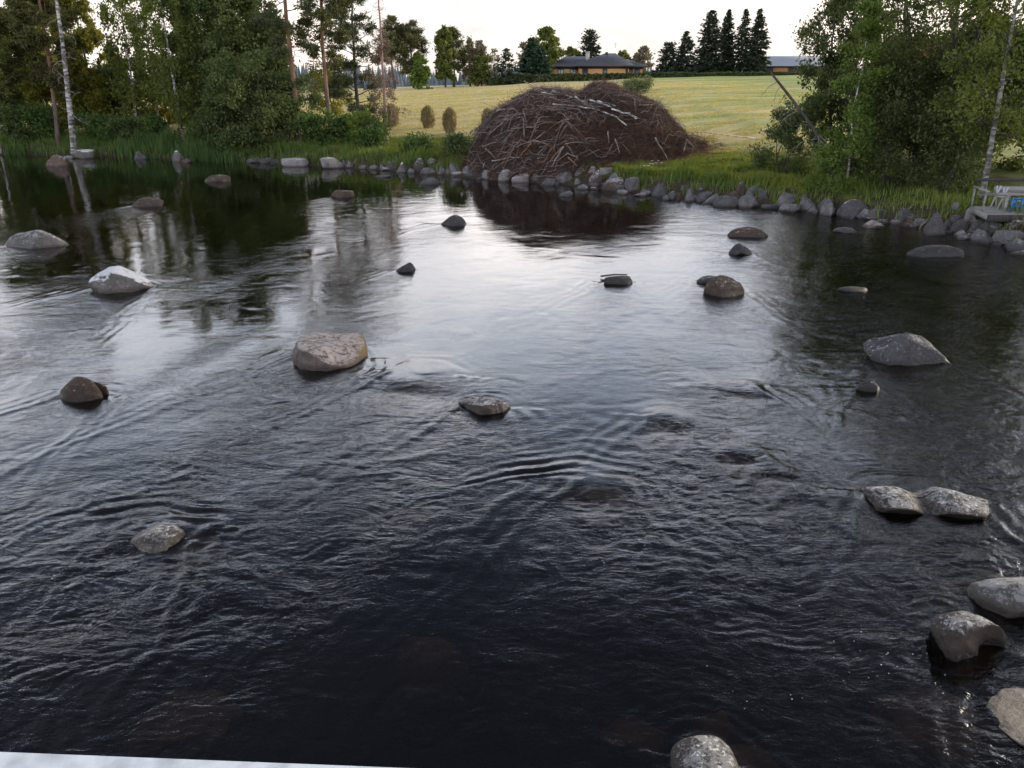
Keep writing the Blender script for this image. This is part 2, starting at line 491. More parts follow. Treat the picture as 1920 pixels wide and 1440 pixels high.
def ground_mat():
    m, n, l, p = newmat('ground')
    a = n.new('ShaderNodeAttribute'); a.attribute_name = 'shore'
    tc = n.new('ShaderNodeTexCoord')
    vec = tc.outputs['Object']
    n1 = nz(n, l, vec, 0.9, 6.0, 0.65); n2 = nz(n, l, vec, 0.12, 4.0, 0.6); n3 = nz(n, l, vec, 6.0, 6.0, 0.7)
    # mown field: straw and green swathes, running with the slope
    mp = n.new('ShaderNodeMapping'); mp.inputs['Rotation'].default_value = (0, 0, R(-52)); mp.inputs['Scale'].default_value = (0.035, 0.30, 1)
    l.new(vec, mp.inputs['Vector'])
    sw = nz(n, l, mp.outputs[0], 1.0, 4.0, 0.55)
    mp2 = n.new('ShaderNodeMapping'); mp2.inputs['Rotation'].default_value = (0, 0, R(14)); mp2.inputs['Scale'].default_value = (0.045, 0.24, 1)
    l.new(vec, mp2.inputs['Vector'])
    sw2 = nz(n, l, mp2.outputs[0], 1.0, 5.0, 0.6)
    gx_ = n.new('ShaderNodeSeparateXYZ'); l.new(vec, gx_.inputs[0])
    rt = n.new('ShaderNodeMapRange'); rt.inputs['From Min'].default_value = 2.0; rt.inputs['From Max'].default_value = 30.0
    rt.inputs['To Min'].default_value = -0.07; rt.inputs['To Max'].default_value = 0.07
    l.new(gx_.outputs['X'], rt.inputs['Value'])
    f = mth(n, l, 'ADD', mth(n, l, 'MULTIPLY', sw.outputs['Fac'], 0.5), mth(n, l, 'MULTIPLY', sw2.outputs['Fac'], 0.35))
    f = mth(n, l, 'ADD', f, mth(n, l, 'MULTIPLY', n1.outputs['Fac'], 0.15))
    f = mth(n, l, 'ADD', f, rt.outputs[0])
    fld = ramp(n, l, f, [(0.40, (0.57, 0.455, 0.215)), (0.49, (0.51, 0.425, 0.185)), (0.54, (0.36, 0.37, 0.14)), (0.62, (0.25, 0.31, 0.085))]).outputs[0]
    fld = mixc(n, l, 1.0, fld, ramp(n, l, n3.outputs['Fac'], [(0.3, 0.66), (0.7, 1.2)]).outputs[0], 'MULTIPLY')
    grass = ramp(n, l, n1.outputs['Fac'], [(0.3, (0.045, 0.07, 0.014)), (0.7, (0.15, 0.17, 0.04))]).outputs[0]
    soil = ramp(n, l, n3.outputs['Fac'], [(0.3, (0.03, 0.024, 0.018)), (0.7, (0.09, 0.072, 0.05))]).outputs[0]
    bed = ramp(n, l, n3.outputs['Fac'], [(0.3, (0.035, 0.02, 0.01)), (0.7, (0.14, 0.08, 0.035))]).outputs[0]
    sj = mth(n, l, 'ADD', a.outputs['Fac'], mth(n, l, 'MULTIPLY', mth(n, l, 'SUBTRACT', n1.outputs['Fac'], 0.5), 6.0))
    def edge(lo, hi):
        r = n.new('ShaderNodeMapRange'); r.inputs['From Min'].default_value = lo; r.inputs['From Max'].default_value = hi
        l.new(sj, r.inputs['Value']); return r.outputs[0]
    c = mixc(n, l, edge(-0.6, 0.3), bed, soil)
    c = mixc(n, l, edge(1.2, 2.6), c, grass)
    c = mixc(n, l, edge(9.0, 15.0), c, fld)
    l.new(c, p.inputs['Base Color'])
    p.inputs['Roughness'].default_value = 0.95
    p.inputs['Specular IOR Level'].default_value = 0.1
    h = mth(n, l, 'ADD', n3.outputs['Fac'], n1.outputs['Fac'])
    bump(n, l, p, h, 0.8, 0.12)
    return m

ground = mesh('ground', np.stack([GX, GY, GZ], -1), quads, ground_mat(), smooth=True, attrs={'shore': GS.ravel()})
tag(ground, 'pale mown hay field sloping down to the stony river bank', 'ground', kind='structure')

# ------------------------------------------------------------------ boulders
bm = bmesh.new(); bmesh.ops.create_icosphere(bm, subdivisions=5, radius=1.0)
ICO5 = np.array([v.co[:] for v in bm.verts]); ICO5F = np.array([[v.index for v in f.verts] for f in bm.faces]); bm.free()
bm = bmesh.new(); bmesh.ops.create_icosphere(bm, subdivisions=4, radius=1.0)
ICO4 = np.array([v.co[:] for v in bm.verts]); ICO4F = np.array([[v.index for v in f.verts] for f in bm.faces]); bm.free()

def lumps(r, p, freq, n):
    out = np.zeros(len(p))
    for _ in range(n):
        k = r.normal(size=3); k *= freq * r.uniform(0.6, 1.5) / np.linalg.norm(k)
        out += np.sin(p @ k + r.uniform(0, 2 * pi))
    return out / math.sqrt(n)

def rock_shape(seed, cuts=9, hard=0.93, rough=0.045, fine=False, tops=None, tmin=0.50):
    """unit boulder: a ball planed by random facets, weathered by lumps; extents normalised to +-1"""
    r = np.random.default_rng(seed)
    p = (ICO5 if fine else ICO4).copy()
    planes = []
    for _ in range(cuts):
        nrm = r.normal(size=3); nrm[2] *= 0.7; nrm /= np.linalg.norm(nrm)
        planes.append((nrm, r.uniform(tmin, 0.88)))
    for tp in tops or []:
        nrm = np.array(tp[:3], float); planes.append((nrm / np.linalg.norm(nrm), tp[3]))
    base = p.copy()
    for nrm, t in planes:
        d = p @ nrm - t
        soft = np.where(d > 0, d * hard, 0)
        p = p - soft[:, None] * nrm
    rad = 1 + rough * lumps(r, base, 2.6, 5) + rough * 0.5 * lumps(r, base, 6.0, 6) + rough * 0.28 * lumps(r, base, 13.0, 8)
    rad += rough * 0.3 * np.abs(lumps(r, base, 7.0, 8))
    if fine: rad += rough * 0.22 * lumps(r, base, 26.0, 10) + rough * 0.05 * np.abs(lumps(r, base, 9.0, 8))
    p = p * rad[:, None]
    lo, hi = p.min(0), p.max(0)
    return (p - (lo + hi) / 2) / ((hi - lo) / 2)

M_ROCK = {
    'grey': rock_mat('grey_stone', (0.034, 0.032, 0.034), (0.110, 0.103, 0.104), 0.30, (0.30, 0.29, 0.285)),
    'stone': rock_mat('bank_stone', (0.060, 0.056, 0.058), (0.185, 0.174, 0.174), 0.30, (0.36, 0.35, 0.345)),
    'palestone': rock_mat('pale_bank_stone', (0.11, 0.10, 0.095), (0.27, 0.25, 0.24), 0.55, (0.46, 0.45, 0.44)),
    'dark': rock_mat('dark_stone', (0.020, 0.019, 0.020), (0.060, 0.056, 0.057), 0.10, (0.20, 0.195, 0.19), speck=0.2),
    'brown': rock_mat('brown_stone', (0.024, 0.016, 0.012), (0.070, 0.048, 0.034), 0.14, (0.28, 0.265, 0.25), brown=0.6),
    'pale': rock_mat('pale_stone', (0.060, 0.055, 0.052), (0.170, 0.158, 0.148), 0.55, (0.40, 0.39, 0.38)),
    'white': rock_mat('white_topped_stone', (0.065, 0.058, 0.054), (0.175, 0.16, 0.148), 0.95, (0.66, 0.66, 0.67)),
    'pink': rock_mat('pinkish_stone', (0.065, 0.050, 0.044), (0.190, 0.150, 0.135), 0.62, (0.40, 0.345, 0.325), moss=0.9),
    'lichen': rock_mat('lichen_mottled_stone', (0.026, 0.024, 0.024), (0.080, 0.070, 0.066), 0.50, (0.40, 0.39, 0.38), brown=0.35, speck=0.9),
    'patched': rock_mat('white_patched_stone', (0.040, 0.037, 0.040), (0.098, 0.09, 0.094), 0.42, (0.72, 0.72, 0.72), speck=0.2),
    'rust': rock_mat('rusty_stone', (0.050, 0.030, 0.021), (0.150, 0.088, 0.062), 0.58, (0.42, 0.37, 0.35), brown=0.3, speck=0.7),
}

def put_rock(name, x0, x1, yt, yb, label, kind='grey', seed=1, dep=0.75, rot=0.0, group=None, fine=False, on_land=None,
             warp=None, sink=1.2, minh=0.10, cat='boulder', **kw):
    """boulder whose outline fills the picture box x0..x1, yt..yb; its foot stands where the box's lower edge meets water or land"""
    xc = (x0 + x1) / 2
    foot = on_plane(xc, yb, 0.0) if on_land is False else ground_hit(xc, yb)
    depth = foot[1] * math.cos(PITCH) + (CAMZ - foot[2]) * math.sin(PITCH)
    W = (x1 - x0) / FPX * depth
    D = dep * W
    for _ in range(8):
        ztop = row_z(yt, foot[1] + D * 0.62)
        if ztop - foot[2] >= minh * W: break
        D *= 0.85
    h = max(ztop - foot[2], 0.06 * W, 0.03)
    low = max(sink * h, 0.12 * W)
    p = rock_shape(seed, fine=fine, **kw)
    if warp: p = warp(p)
    sc = np.array((W / 2 * 1.01, D / 2, (h + low) / 2))
    p = p * sc
    c, s_ = math.cos(rot), math.sin(rot)
    p[:, 2] += (h - low) / 2
    yc = foot[1] + D * 0.46
    depth2 = yc * math.cos(PITCH) + (CAMZ - foot[2]) * math.sin(PITCH)
    o = mesh(name, p, ICO5F if fine else ICO4F, M_ROCK[kind], ((xc - 960) / FPX * depth2, yc, foot[2]), smooth=True)
    tag(o, label, cat, group)
    ROCKS.append((o.location[0], o.location[1], W / 2, D / 2, foot[2]))
    return o

ROCKS = []
def warp_split(p):           # a groove runs over the top from the far left to the right
    q = p.copy()
    g = q[:, 1] + 0.55 * q[:, 0] - 0.25
    q[:, 2] -= 0.75 * np.exp(-(g / 0.16) ** 2) * (q[:, 2] > -0.2)
    q[:, 2] -= 0.35 * (g > 0) * (q[:, 2] > -0.2) * np.clip(g, 0, 0.6)
    return q
def warp_saddle(p):          # two humps with a low wet neck between
    q = p.copy()
    q[:, 2] -= 0.70 * np.exp(-((q[:, 0] + 0.05) / 0.22) ** 2) * np.clip(q[:, 2] + 0.4, 0, 1) * (0.55 + 0.45 * np.clip(1 - q[:, 1], 0, 1))
    q[:, 1] += 0.25 * np.exp(-((q[:, 0] + 0.05) / 0.25) ** 2) * (q[:, 1] < 0)
    return q
def warp_bite(p):            # a bowl-shaped chip out of the side facing the bridge
    q = p.copy()
    c = np.array((0.42, -0.95, 0.05)); d = q - c
    r = np.linalg.norm(d * np.array((0.8, 0.8, 0.8)), axis=1)
    push = np.clip(0.95 - r, 0, 0.75)
    q[:, 1] += push * 1.15; q[:, 2] += push * 0.1
    return q
def warp_tail_right(p):
    q = p.copy(); q[:, 2] -= 0.75 * np.clip(q[:, 0] - 0.25, 0, 1) * (q[:, 2] > -0.5); return q
def warp_tail_left(p):
    q = p.copy(); q[:, 2] -= 0.75 * np.clip(-q[:, 0] - 0.15, 0, 1) * (q[:, 2] > -0.5); return q
def warp_peak_left(p):
    q = p.copy(); q[:, 2] -= 0.55 * np.clip(q[:, 0] + 0.15, 0, 1) * (q[:, 2] > -0.3); return q
def warp_peak_right(p):
    q = p.copy(); q[:, 2] -= 0.5 * np.clip(0.25 - q[:, 0], 0, 1) * (q[:, 2] > -0.3); return q
def warp_point(p):
    q = p.copy(); q[:, 2] -= 0.75 * np.abs(q[:, 0]) * (q[:, 2] > -0.2) * np.clip(q[:, 2] + 0.4, 0, 1); return q

RIVER = 'boulders standing in the river'
RT = [  # picture box, label, kind, extra
 ((8, 130, 429, 467), 'long grey boulder with a rusty right end, at the far left edge of the river', 'pale', dict(seed=11, dep=0.6, warp=warp_tail_right, cuts=6)),
 ((173, 292, 496, 550), 'big grey boulder with a chalk white peak, left side of the river', 'white', dict(seed=12, dep=0.75, warp=warp_peak_left, cuts=8, fine=True)),
 ((113, 207, 699, 752), 'dark brown boulder split by a groove over its top', 'brown', dict(seed=113, dep=0.8, warp=warp_split, cuts=3, hard=0.7, fine=True)),
 ((548, 690, 632, 693), 'flat topped pinkish boulder with yellow moss on its right end', 'pink', dict(seed=14, dep=1.05, cuts=5, tops=[(0.05, 0.05, 1, 0.40)], hard=0.92, fine=True)),
 ((858, 958, 740, 777), 'oblong brown boulder flecked with white, mid river', 'lichen', dict(seed=15, dep=0.7, cuts=6, fine=True, tops=[(-0.45, 0, 1, 0.55)])),
 ((742, 779, 492, 510), 'small black wedge shaped stone alone in the shining water', 'dark', dict(seed=16, dep=0.6, warp=lambda p: p, cuts=8, tops=[(-0.6, 0, 1, 0.4)])),
 ((820, 875, 401, 424), 'dark boulder with a hump on its right, out in the bright reflection', 'dark', dict(seed=117, dep=0.6, cuts=4, hard=0.8, warp=warp_peak_right)),
 ((1132, 1186, 517, 534), 'low black flat stone with a thin stick behind it', 'dark', dict(seed=18, dep=0.5, tops=[(0, 0, 1, 0.45)], hard=0.9)),
 ((1320, 1396, 516, 557), 'round dark brown boulder with a white streak on its crown', 'brown', dict(seed=19, dep=0.8, cuts=5, fine=True)),
 ((1305, 1352, 515, 531), 'low grey stone tucked behind the round brown boulder', 'grey', dict(seed=20, dep=0.5)),
 ((1352, 1418, 455, 478), 'dark pointed stone, nearer of the two off the grassy bank', 'dark', dict(seed=21, dep=0.55, warp=warp_point)),
 ((1362, 1440, 425, 446), 'low grey brown stone with two humps, farther of the two off the grassy bank', 'brown', dict(seed=22, dep=0.5, cuts=9)),
 ((1698, 1800, 457, 482), 'broad smooth dark slab of a boulder in front of the bank stones', 'dark', dict(seed=23, dep=0.5, cuts=3, rough=0.035)),
 ((1622, 1774, 618, 686), 'large angular grey boulder with a white ridge, right side of the river', 'grey', dict(seed=24, dep=0.62, cuts=9, minh=0.3, hard=0.9, fine=True, tops=[(-0.7, -0.4, 0.75, 0.55), (0.15, -0.8, 0.35, 0.5), (0.75, 0, 0.6, 0.6)])),
 ((1570, 1630, 537, 547), 'black stone barely breaking the surface in the shade', 'dark', dict(seed=25, dep=0.45, minh=0.04)),
 ((1597, 1650, 711, 734), 'small wet grey stone awash below the large angular boulder', 'dark', dict(seed=26, dep=0.5, warp=warp_tail_left)),
 ((1610, 1845, 907, 973), 'long pale boulder of two humps with a brown saddle between', 'lichen', dict(seed=27, dep=0.60, warp=warp_saddle, cuts=5, fine=True)),
 ((1818, 1975, 1071, 1158), 'white lichened boulder cut by the right edge of the view', 'pale', dict(seed=128, dep=0.8, cuts=4, hard=0.75, fine=True, minh=0.20)),
 ((1750, 1890, 1146, 1260), 'speckled boulder with a bowl shaped chip in its near side', 'lichen', dict(seed=29, dep=1.05, cuts=4, fine=True, warp=warp_bite)),
 ((1862, 2030, 1322, 1412), 'reddish white mottled boulder with a brown shelf under water', 'rust', dict(seed=131, dep=1.0, cuts=4, hard=0.8, fine=True)),
 ((1255, 1385, 1394, 1480), 'white crusted boulder at the bottom edge of the view', 'lichen', dict(seed=231, dep=0.95, cuts=4, hard=0.75, fine=True)),
 ((236, 346, 987, 1034), 'small speckled boulder in dark water, lower left', 'lichen', dict(seed=32, dep=0.85, cuts=6, fine=True, warp=warp_tail_left)),
 ((248, 308, 370, 388), 'small flat brown stone in the far left shallows', 'brown', dict(seed=33, dep=0.5)),
 ((384, 432, 327, 341), 'low dark stone awash under the leaning alders', 'brown', dict(seed=34, dep=0.5)),
 ((621, 665, 356, 371), 'low brown stone with a pale cap, below the pines', 'brown', dict(seed=35, dep=0.5, tops=[(0, 0, 1, 0.4)])),
 ((87, 134, 290, 312), 'humped brown boulder standing just off the reeds', 'rust', dict(seed=36, dep=0.6, cuts=4)),
 ((787, 828, 333, 346), 'small grey stone just off the rocky bank, left of the brush heap', 'grey', dict(seed=37, dep=0.5)),
 ((702, 736, 327, 333), 'thin pale stone hardly above the water by the bank', 'grey', dict(seed=38, dep=0.4)),
 ((1046, 1074, 358, 369), 'small oval stone alone in the dark reflection of the brush heap', 'grey', dict(seed=39, dep=0.6)),
 ((1561, 1608, 425, 437), 'low flat stone in front of the white patched boulder', 'grey', dict(seed=40, dep=0.5)),
 ((1611, 1661, 411, 428), 'wedge shaped pinkish grey stone standing in the water at the bank', 'pink', dict(seed=41, dep=0.5, warp=warp_point)),
]
for k, (b, lab, kd, kw) in enumerate(RT):
    put_rock('river_boulder', *b, lab, kind=kd, group=RIVER, on_land=False, cat='boulder', **kw)

# stones that stay just under the surface and show brown through it
def sunken(px, py, wpx, deep, lab, seed, kind='rust', dep=0.85, h=0.32):
    deep += 0.07; c = on_plane(px, py, -deep)
    depth = c[1] * math.cos(PITCH) + (CAMZ + deep) * math.sin(PITCH)
    W = wpx / FPX * depth
    p = rock_shape(seed, cuts=6, fine=True, rough=0.10, hard=0.8) * np.array((W / 2, W * dep / 2, h))
    p[:, 2] -= h
    o = mesh('sunken_boulder', p, ICO5F, M_ROCK[kind], (c[0], c[1], -deep), smooth=True)
    tag(o, lab, 'boulder', 'boulders under the water')
    SUNK.append((c[0], c[1], W / 2, W * dep / 2, deep))
SUNK = []
for a in [(1125, 918, 150, 0.05, 'brown boulder under the arched standing wave', 51),
          (1390, 858, 110, 0.06, 'flat brown boulder under shallow riffles, right of the standing wave', 52),
          (1450, 893, 90, 0.06, 'small brown boulder under riffles, farther right of the standing wave', 53),
          (1250, 795, 110, 0.05, 'boulder under the smooth hump of water above the standing wave', 54),
          (345, 1320, 210, 0.20, 'large dim boulder deep under the water near the bridge rail', 55),
          (1345, 1340, 90, 0.14, 'reddish boulder under the water near the bottom white crusted boulder', 56),
          (330, 1005, 180, 0.07, 'brown shelf of rock under water behind the small speckled boulder', 57),
          (1780, 1335, 230, 0.12, 'orange brown shelf under water beside the reddish boulder', 58),
          (1790, 1085, 130, 0.12, 'orange boulder under water beside the white lichened boulder', 59),
          (1390, 735, 100, 0.05, 'reddish boulder under the riffle below the shining reflection', 60),
          (790, 715, 190, 0.05, 'boulder under the smooth dark lip of water', 61),
          (1390, 1440, 200, 0.14, 'brown boulder under water beside the bottom white crusted boulder', 62),
          (1190, 1350, 130, 0.22, 'dim brown boulder deep under water in the foreground', 63),
          (800, 1215, 150, 0.24, 'dim brown boulder deep under the foreground ripples', 64)]:
    sunken(*a)

BANKR = 'stones lining the river bank'
BT = [
 ((461, 489, 295, 306), 'dark slab under the leaning alders, leftmost of three in a row', 'dark', {}),
 ((487, 513, 294, 307), 'dark squarish stone, middle of three under the leaning alders', 'dark', {}),
 ((508, 528, 298, 307), 'small dark stone touching the large white edged slab', 'dark', {}),
 ((526, 579, 296, 313), 'large white edged slab of rock at the foot of the reeds', 'pale', dict(tops=[(0, 0, 1, 0.45)], hard=.9)),
 ((602, 644, 294, 317), 'domed pale boulder at the waterline below the pines', 'pale', dict(cuts=8, hard=.9, tops=[(0, 0, 1, 0.6)])),
 ((640, 653, 300, 311), 'small stone pressed against the domed pale boulder', 'grey', {}),
 ((648, 665, 301, 314), 'tilted grey stone, second right of the domed pale boulder', 'grey', {}),
 ((671, 694, 308, 317), 'low stone under dry grass, left of a pair', 'grey', {}),
 ((690, 711, 309, 318), 'low stone under dry grass, right of a pair', 'grey', {}),
 ((710, 722, 308, 318), 'small upright stone left of the white topped bank boulder', 'grey', {}),
 ((714, 736, 313, 320), 'flat pale stone at the water left of the white topped bank boulder', 'pale', {}),
 ((726, 752, 302, 317), 'dark boulder half hidden behind the white topped bank boulder', 'dark', {}),
 ((735, 771, 302, 324), 'white topped pointed boulder on the bank near the dead spruce', 'white', dict(warp=warp_point)),
 ((764, 778, 315, 325), 'small wedge leaning on the white topped bank boulder', 'grey', {}),
 ((773, 800, 296, 321), 'round lichened boulder sitting high on the grassy bank', 'lichen', dict(cuts=5)),
 ((801, 819, 296, 306), 'pale stone top peeping out of the bank grass', 'pale', {}),
 ((783, 821, 313, 327), 'long rounded stone at the water below the lichened boulder', 'grey', dict(cuts=4)),
 ((817, 836, 304, 317), 'grey stone upper row behind two small cobbles', 'grey', {}),
 ((820, 838, 312, 326), 'grey block at the waterline, left of two small cobbles', 'grey', {}),
 ((835, 848, 315, 326), 'small roundish cobble left of the broad shore stone', 'grey', {}),
 ((840, 872, 304, 323), 'broad rounded shore stone just left of the brush heap', 'grey', dict(cuts=5)),
 ((845, 869, 321, 328), 'low flat pale stone in the water under the broad shore stone', 'pale', {}),
 ((866, 891, 310, 327), 'grey block between the broad shore stone and the slate slab', 'grey', {}),
 ((871, 905, 320, 330), 'flat slate slab dipping into the water', 'dark', dict(tops=[(0, -0.3, 1, 0.4)])),
 ((887, 904, 315, 325), 'little pale stone on top of the slate slab', 'pale', {}),
 ((894, 923, 299, 317), 'pale faced boulder at the left foot of the brush heap', 'pale', dict(cuts=7)),
 ((903, 927, 317, 337), 'ragged pale stone at the waterline below the pale faced boulder', 'pale', {}),
 ((911, 941, 314, 329), 'grey boulder with a brown side under the fallen branches', 'grey', {}),
 ((921, 937, 319, 337), 'upright brown cobble left of the tall pinkish rock', 'brown', {}),
 ((933, 966, 317, 341), 'tall pinkish rock at the waterline below the brush heap', 'pink', dict(cuts=8)),
 ((959, 992, 323, 343), 'tall block with a pale foot below the brush heap', 'pink', dict(cuts=8)),
 ((990, 1024, 324, 343), 'broad cracked boulder in the middle of the stone row under the brush heap', 'grey', dict(cuts=8)),
 ((992, 1013, 314, 327), 'small reddish stone on top of the stone row under the brush heap', 'rust', {}),
 ((1003, 1016, 316, 326), 'pale little stone beside the reddish one on the stone row', 'pale', {}),
 ((1018, 1039, 324, 336), 'pale stone behind the long low dark stone', 'pale', {}),
 ((1010, 1046, 333, 348), 'long low dark stone at the water under the brush heap', 'dark', dict(cuts=5)),
 ((1041, 1074, 320, 343), 'big grey boulder with white streaks under the brush heap', 'grey', dict(cuts=9, hard=.9)),
 ((1051, 1069, 312, 325), 'pale stone leaning above the white streaked boulder', 'pale', {}),
 ((1036, 1049, 340, 348), 'cobble at the water before the white streaked boulder', 'dark', {}),
 ((1077, 1098, 314, 329), 'slanted pale stone on the bank with grass at its foot', 'pale', {}),
 ((1076, 1092, 334, 347), 'squat grey stone under a tuft of grass', 'grey', {}),
 ((1103, 1134, 318, 350), 'big round pale boulder mottled with lichen, right of the grass tuft', 'lichen', dict(cuts=4)),
 ((1103, 1121, 311, 325), 'pale slanted stone right behind the round mottled boulder', 'pale', {}),
 ((1123, 1153, 314, 327), 'pale slab lying flat on the bank behind the slanted boulder', 'pale', dict(tops=[(0, 0, 1, 0.4)])),
 ((1080, 1106, 345, 356), 'flat wet stone at the water below the grass tuft', 'grey', {}),
 ((1106, 1123, 350, 356), 'thin pale stone at the water below the round mottled boulder', 'pale', {}),
 ((1124, 1161, 323, 356), 'big boulder slanting up to the right, crested with white', 'grey', dict(tops=[(-0.6, 0, 0.8, 0.4)])),
 ((1129, 1175, 332, 359), 'mottled boulder in front of the white crested slanting one', 'lichen', dict(cuts=8)),
 ((1149, 1173, 346, 360), 'dark overhanging stone above a small pale one', 'dark', {}),
 ((1157, 1178, 355, 365), 'small pale stone at the water under the dark overhanging one', 'pale', {}),
 ((1170, 1200, 330, 360), 'tall rounded boulder at the end of the tall grass', 'grey', dict(cuts=4)),
 ((1188, 1212, 360, 369), 'low pale mound of stone at the water by the tall grass', 'pale', {}),
 ((1219, 1251, 344, 369), 'dark sloped stone under overhanging grass', 'dark', {}),
 ((1241, 1253, 365, 376), 'cobble right of the dark sloped stone', 'grey', {}),
 ((1249, 1271, 358, 376), 'round dark stone under the long grass', 'dark', dict(cuts=4)),
 ((1265, 1278, 364, 377), 'small brownish cobble between the round dark stone and the pointed wedge', 'brown', {}),
 ((1278, 1306, 350, 379), 'pointed wedge of rock standing against the long grass', 'grey', dict(warp=warp_point)),
 ((1302, 1329, 359, 380), 'dark stone in the shade right of the pointed wedge', 'dark', {}),
 ((1315, 1346, 362, 383), 'stone with a pale slanting ridge, left of the big low dark boulder', 'grey', dict(tops=[(-0.6, 0, 0.8, 0.42)])),
 ((1335, 1388, 366, 388), 'big low dark boulder at the waterline under the grass', 'dark', dict(cuts=5)),
 ((1374, 1397, 340, 368), 'tall lichen flecked block high on the bank', 'lichen', dict(cuts=8)),
 ((1394, 1426, 348, 367), 'grey block of stone right of the tall lichened block', 'grey', dict(cuts=9)),
 ((1420, 1443, 354, 373), 'stone sunk in grass above the pale topped round boulder', 'dark', {}),
 ((1383, 1422, 365, 390), 'smooth rounded boulder with a pale top at the waterline', 'grey', dict(cuts=4)),
 ((1455, 1493, 359, 384), 'blocky grey boulder under the young birch, set in grass', 'grey', dict(cuts=7)),
 ((1427, 1471, 383, 393), 'long flat stone level with the water', 'dark', dict(tops=[(0, 0, 1, 0.3)])),
 ((1461, 1501, 382, 399), 'flat slab sloping into the water below the blocky boulder', 'grey', dict(tops=[(0, 0, 1, 0.35)])),
 ((1497, 1531, 367, 398), 'egg shaped boulder tilted on end near the leaning dead trunk', 'grey', dict(cuts=3)),
 ((1511, 1534, 387, 400), 'pale stone at the foot of the egg shaped boulder', 'grey', {}),
 ((1529, 1562, 370, 396), 'dark stone in shade behind the egg shaped boulder', 'dark', {}),
 ((1532, 1572, 369, 406), 'triangular boulder with a whitish tip', 'grey', dict(warp=warp_point, tops=[(-0.5, -0.3, 0.7, 0.4)])),
 ((1569, 1625, 373, 410), 'big round boulder with a bright white patch on its shoulder', 'patched', dict(cuts=4, fine=True)),
 ((1616, 1671, 389, 414), 'two faced grey boulder right of the white patched one', 'dark', dict(cuts=9, hard=.92)),
 ((1644, 1667, 410, 419), 'flat slab lying in the water under the two faced boulder', 'grey', {}),
 ((1669, 1693, 411, 422), 'flat stone in the water, right of the slab under the two faced boulder', 'grey', {}),
 ((1672, 1704, 389, 418), 'tilted dark block with a straight edge', 'dark', dict(cuts=8, hard=.92)),
 ((1697, 1732, 406, 427), 'low brown flat stone left of the tall triangular boulder', 'brown', {}),
 ((1728, 1771, 396, 442), 'tall triangular dark boulder standing in the water', 'dark', dict(warp=warp_point, cuts=8, hard=.9)),
 ((1761, 1781, 411, 433), 'narrow grey stone right of the tall triangular boulder', 'grey', {}),
 ((1780, 1814, 410, 438), 'dark boulder with a white fleck on its top edge', 'dark', dict(cuts=7)),
 ((1781, 1801, 401, 415), 'dark stone up the bank behind the white flecked boulder', 'dark', {}),
 ((1782, 1798, 379, 394), 'pale stone topmost on the bank left of the jetty', 'grey', {}),
 ((1802, 1833, 390, 417), 'pale upright boulder by the left corner of the jetty', 'pale', dict(cuts=8)),
 ((1815, 1840, 400, 417), 'pale lump of rock under the jetty corner', 'pale', {}),
 ((1804, 1861, 411, 441), 'large mossy boulder below the jetty, behind the front row', 'dark', dict(cuts=5)),
 ((1784, 1819, 430, 447), 'pale triangular stone at the waterline below the jetty', 'pink', dict(warp=warp_point)),
 ((1815, 1867, 429, 455), 'wide grey boulder at the waterline below the jetty', 'grey', dict(cuts=8)),
 ((1840, 1884, 414, 441), 'greenish boulder right under the jetty front', 'dark', dict(cuts=6)),
 ((1859, 1914, 430, 460), 'flat topped angular boulder, waterline, below the jetty front', 'grey', dict(cuts=8, hard=.9, tops=[(0, 0, 1, .5)])),
 ((1880, 1930, 408, 433), 'white flecked boulder close under the jetty boards', 'lichen', dict(cuts=5)),
 ((1884, 1940, 446, 473), 'dark rounded boulder at the right edge of the view', 'dark', dict(cuts=5)),
 ((1896, 1935, 467, 479), 'low stone in front of the dark rounded boulder at the right edge', 'grey', {}),
 ((120, 141, 291, 298), 'small pale stone between the humped boulder and the white topped bank rock', 'pale', {}),
 ((137, 180, 280, 298), 'white topped bank rock at the foot of the dead birch', 'white', dict(tops=[(0, 0, 1, .5)])),
 ((250, 277, 283, 299), 'dark block set into the reedy bank', 'dark', dict(cuts=8)),
 ((325, 344, 282, 304), 'upright white capped stone against the reeds', 'white', {}),
 ((334, 363, 296, 306), 'low brown stone at the foot of the upright white capped one', 'brown', {}),
]
for k, (b, lab, kd, kw) in enumerate(BT):
    kw = dict(kw); kw['cuts'] = kw.get('cuts', 7) + 4; kw.setdefault('dep', 0.8)
    kd = {'grey': 'stone', 'dark': 'grey', 'pale': 'palestone', 'pink': 'palestone'}.get(kd, kd)
    put_rock('bank_boulder', *b, lab, kind=kd, group=BANKR, seed=200 + k, minh=0.22, cat='stone', sink=1.1, hard=kw.pop('hard', 0.95), **kw)

# small cobbles wedged between them
r = np.random.default_rng(77)
cob = [rock_shape(900 + q, cuts=10, hard=0.95) for q in range(6)]
for k in range(75):
    q = r.uniform(0.12, 0.97); sx = np.interp(q, np.linspace(0, 1, 18), SHORE[8:26, 0][:18]); sy = np.interp(q, np.linspace(0, 1, 18), SHORE[8:26, 1][:18])
    x, y = sx + r.uniform(-0.3, 0.6), sy + r.uniform(-0.1, 1.3)
    z = max(float(ground_z(np.array([x]), np.array([y]))[0]), -0.05)
    s = r.uniform(0.14, 0.34)
    o = mesh('cobble', cob[k % 6] * np.array((s * r.uniform(0.8, 1.5), s, s * 0.7)), ICO4F, M_ROCK[('grey', 'stone', 'grey', 'brown', 'stone', 'grey')[r.integers(6)]], (x, y, z + s * 0.15), smooth=True)
    o.rotation_euler = (0, 0, r.uniform(0, 6.28))
    tag(o, 'small grey brown cobble wedged among the larger stones of the bank', 'stone', 'cobbles between the bank stones')

